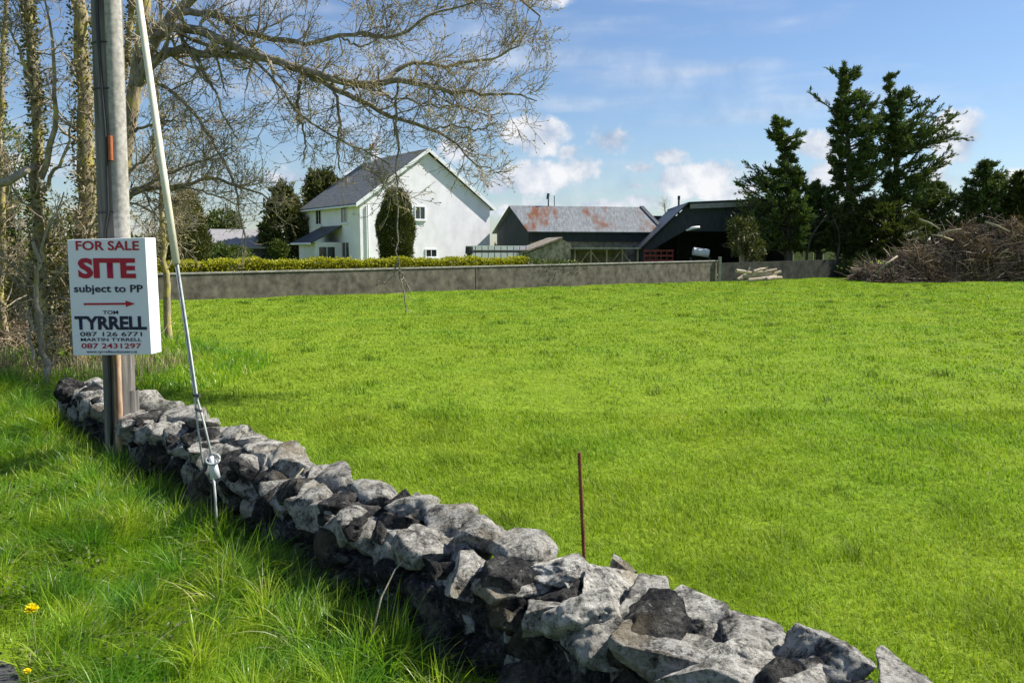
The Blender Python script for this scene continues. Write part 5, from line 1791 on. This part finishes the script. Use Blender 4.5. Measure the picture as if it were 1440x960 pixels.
def lettering(text, px0, py_base, px1, py_top, mat, bold=0.0):
    """one line of print stretched to the width and height that it has on the board"""
    cu = bpy.data.curves.new('lettering', 'FONT')
    cu.body = text; cu.size = 1.0; cu.offset = bold; cu.extrude = 0.0; cu.resolution_u = 3
    tmp = bpy.data.objects.new('tmp', cu); COL.objects.link(tmp)
    bpy.context.view_layer.update()
    me = bpy.data.meshes.new_from_object(tmp.evaluated_get(bpy.context.evaluated_depsgraph_get()))
    bpy.data.objects.remove(tmp)
    co = np.empty(len(me.vertices) * 3, np.float32); me.vertices.foreach_get('co', co); co = co.reshape(-1, 3)
    lo = co.min(0); hi = co.max(0)
    capref = .73 if text.upper() == text or True else .73
    a = sign_pt(px0, py_base); b = sign_pt(px1, py_base); c = sign_pt(px0, py_top)
    wv_ = b - a; hv_ = (c - a).dot(sz_)
    base_y = 0.0
    out_ = []
    for p in co:
        u_ = (p[0] - lo[0]) / (hi[0] - lo[0]); v_ = (p[1] - base_y) / .70
        out_.append(a + wv_ * float(u_) + sz_ * (hv_ * float(v_)))
    me.vertices.foreach_set('co', np.array([tuple(q) for q in out_], np.float32).ravel())
    me.update()
    return link('lettering', me, mat, sign)


lettering('FOR SALE', 107, 351.5, 196, 339, M['red_print'], .022)
lettering('SITE', 110.5, 389.5, 191.5, 364, M['red_print'], .045)
lettering('subject to PP', 104.5, 410.5, 201.5, 400.5, M['navy_print'], .022)
lettering('TOM', 145, 441.5, 166.5, 436.5, M['navy_print'], .015)
lettering('TYRRELL', 106, 462.5, 207, 445, M['navy_print'], .04)
lettering('087 126 6771', 113, 472.5, 200, 466.5, M['navy_print'], .012)
lettering('MARTIN TYRRELL', 114, 479.5, 199.5, 475, M['navy_print'], .015)
lettering('087 2431297', 115, 489.5, 199, 482.5, M['red_print'], .015)
lettering('www.tyrrellauctioneers.ie', 122, 496, 193, 492.2, M['navy_print'], .01)
# arrow
mb = MB()
a = sign_pt(118, 427.5); b = sign_pt(177, 427); c_ = sign_pt(190, 427)
hz_ = sz_ * .008
mb.add([a - hz_, b - hz_, b + hz_, a + hz_, b - sz_ * .026, c_, b + sz_ * .026], [(0, 1, 2, 3), (4, 5, 6)])
mb.build('arrow', M['red_print'], sign)

# ------------------------------------------------------------------ stay wire
M['guard_white'] = simple('cream_plastic_guard', (.72, .66, .50), (.82, .77, .62), 10, .5, .4, .1)
M['wire'] = simple('galvanised_wire', (.26, .28, .26), (.44, .46, .43), 20, .45, .5, .05)
st_e = empty('stay_wire', G(302, 672).xy.to_3d(), label='slanting guy wire with a cream plastic guard tube anchored in front of the stone wall', cat='guy wire')
DS = 5.41
gt0 = P(248, 371, DS); gt1 = P(195, 0, DS + .46)
dst = (gt1 - gt0)
far_top = gt0 + dst * 2.15
mb = MB(); mb.tube([gt0, gt0.lerp(gt1, .5), gt1, gt0 + dst * 1.15], [.025, .0245, .024, .024], 12); mb.build('guard_tube', M['guard_white'], st_e, smooth=True)
mb = MB(); mb.tube([gt0 - dst * .0, far_top], .008, 6); mb.build('wire', M['wire'], st_e)
sp = P(276, 562, 5.22)
mb = MB(); mb.tube([gt0 + Vector((-.006, 0, 0)), sp + Vector((-.008, 0, 0)), P(278, 600, 5.16), P(286, 657, 5.08)], .0065, 7); mb.build('wire', M['wire'], st_e, smooth=True)
mb = MB(); mb.tube([gt0 + Vector((.008, 0, 0)), sp + Vector((.008, 0, 0)), P(287, 595, 5.16), P(298, 642, 5.08)], .0075, 7); mb.build('wire', M['wire'], st_e, smooth=True)
mb = MB(); mb.tube([P(272, 555, 5.22), P(281, 556, 5.215)], .012, 7); mb.tube([P(275, 575, 5.20), P(283, 578, 5.16)], .009, 7); mb.build('clamp', M['dark_steel'], st_e)
mb = MB(); mb.tube([P(297, 641, 5.08), P(299, 650, 5.08), P(303, 672, 5.08)], [.014, .026, .033], 14); mb.build('insulator', M['white_paint'], st_e, smooth=True)
mb = MB(); ring = [P(300, 645, 5.08) + Vector((math.cos(a) * .045, math.sin(a) * .02 - .01, math.sin(a) * .03)) for a in np.linspace(0, 2 * math.pi, 13)]
mb.tube(ring, .008, 6); mb.build('shackle', M['wire'], st_e, smooth=True)
mb = MB(); mb.tube([P(291, 646, 5.08), P(288, 660, 5.07), P(276, 674, 5.06)], .014, 7); mb.build('hook', M['dark_steel'], st_e, smooth=True)
mb = MB(); mb.tube([P(300, 668, 5.06), P(303, 700, 5.03), P(307, 775, 4.97)], .009, 6); mb.build('anchor_rod', M['wire'], st_e, smooth=True)

# ------------------------------------------------------------------ rusty rod, stalks, dandelions
rb = G(823, 835)
tp = P(814.5, 636, rb.y); bt_ = P(824, 840, rb.y)
mb = MB(); rod = [tp.lerp(bt_, i / 12) for i in range(13)]
mb.tube(rod, .0085, 8)
for i in range(40):
    q = tp.lerp(bt_, i / 40); mb.tube([q, q + Vector((0, 0, -.006))], .0105, 8)
mb.build('iron_rod', M['rust'], label='thin rusty reinforcing rod standing upright in the field just behind the wall', cat='rod')

mb = MB(); mb.tube([P(524, 890, 3.45), P(536, 840, 3.55), P(556, 800, 3.6), P(588, 768, 3.72)], [.0055, .005, .004, .003], 6)
mb.build('dead_stalk', M['pale_bark'], smooth=True, label='long pale dead stalk leaning against the shaded face of the stone wall', cat='stalk')
mb = MB(); mb.tube([P(398, 690, 4.8), P(415, 672, 4.85), P(427, 658, 4.9)], [.006, .006, .004], 6)
mb.build('dead_stalk.001', M['pale_bark'], smooth=True, label='short pale stick poking from the wall right of the wire anchor', cat='stalk')
M['petal'] = simple('yellow_petals', (.85, .68, .01), (.92, .80, .03), 30, .6, .2)
M['stem'] = simple('green_stem', (.08, .14, .03), (.14, .2, .05), 10)


def dandelion(px, py, r_, label, seed, hgt_=.16):
    z_ = hgt_
    a_, b_ = ray(px, py)
    d_ = (z_ - CAM_Z) / b_
    c_ = Vector((a_ * d_, d_, z_))
    e = empty('dandelion', (c_.x, c_.y, 0), label=label, cat='flower', group='dandelions on the verge')
    mb = MB(); mb.tube([Vector((c_.x + .02, c_.y + .01, hgt(c_.x, c_.y) - .01)), Vector((c_.x + .01, c_.y, (z_ + hgt(c_.x, c_.y)) / 2)), c_], .0025, 6); mb.build('stem', M['stem'], e, smooth=True)
    rg_ = np.random.default_rng(seed); n_ = 150
    an = rg_.uniform(0, 6.28, n_); el_ = rg_.uniform(.05, 1.5, n_)
    dr_ = np.stack([np.cos(an) * np.cos(el_), np.sin(an) * np.cos(el_), np.sin(el_) * .6], 1)
    leaves('petals', np.repeat(np.array(c_)[None], n_, 0), dr_, np.full(n_, r_), np.full(n_, r_ * .28), rg_.random(n_), M['petal'], e, rg_)


dandelion(44, 858, .034, 'large yellow dandelion head by the road edge at lower left', 1)
dandelion(38, 944, .016, 'small half open dandelion in the bottom left corner', 2, .1)
dandelion(388, 793, .012, 'tiny yellow bloom in the shade at the foot of the wall', 3, -.02)

bpy.context.view_layer.update()
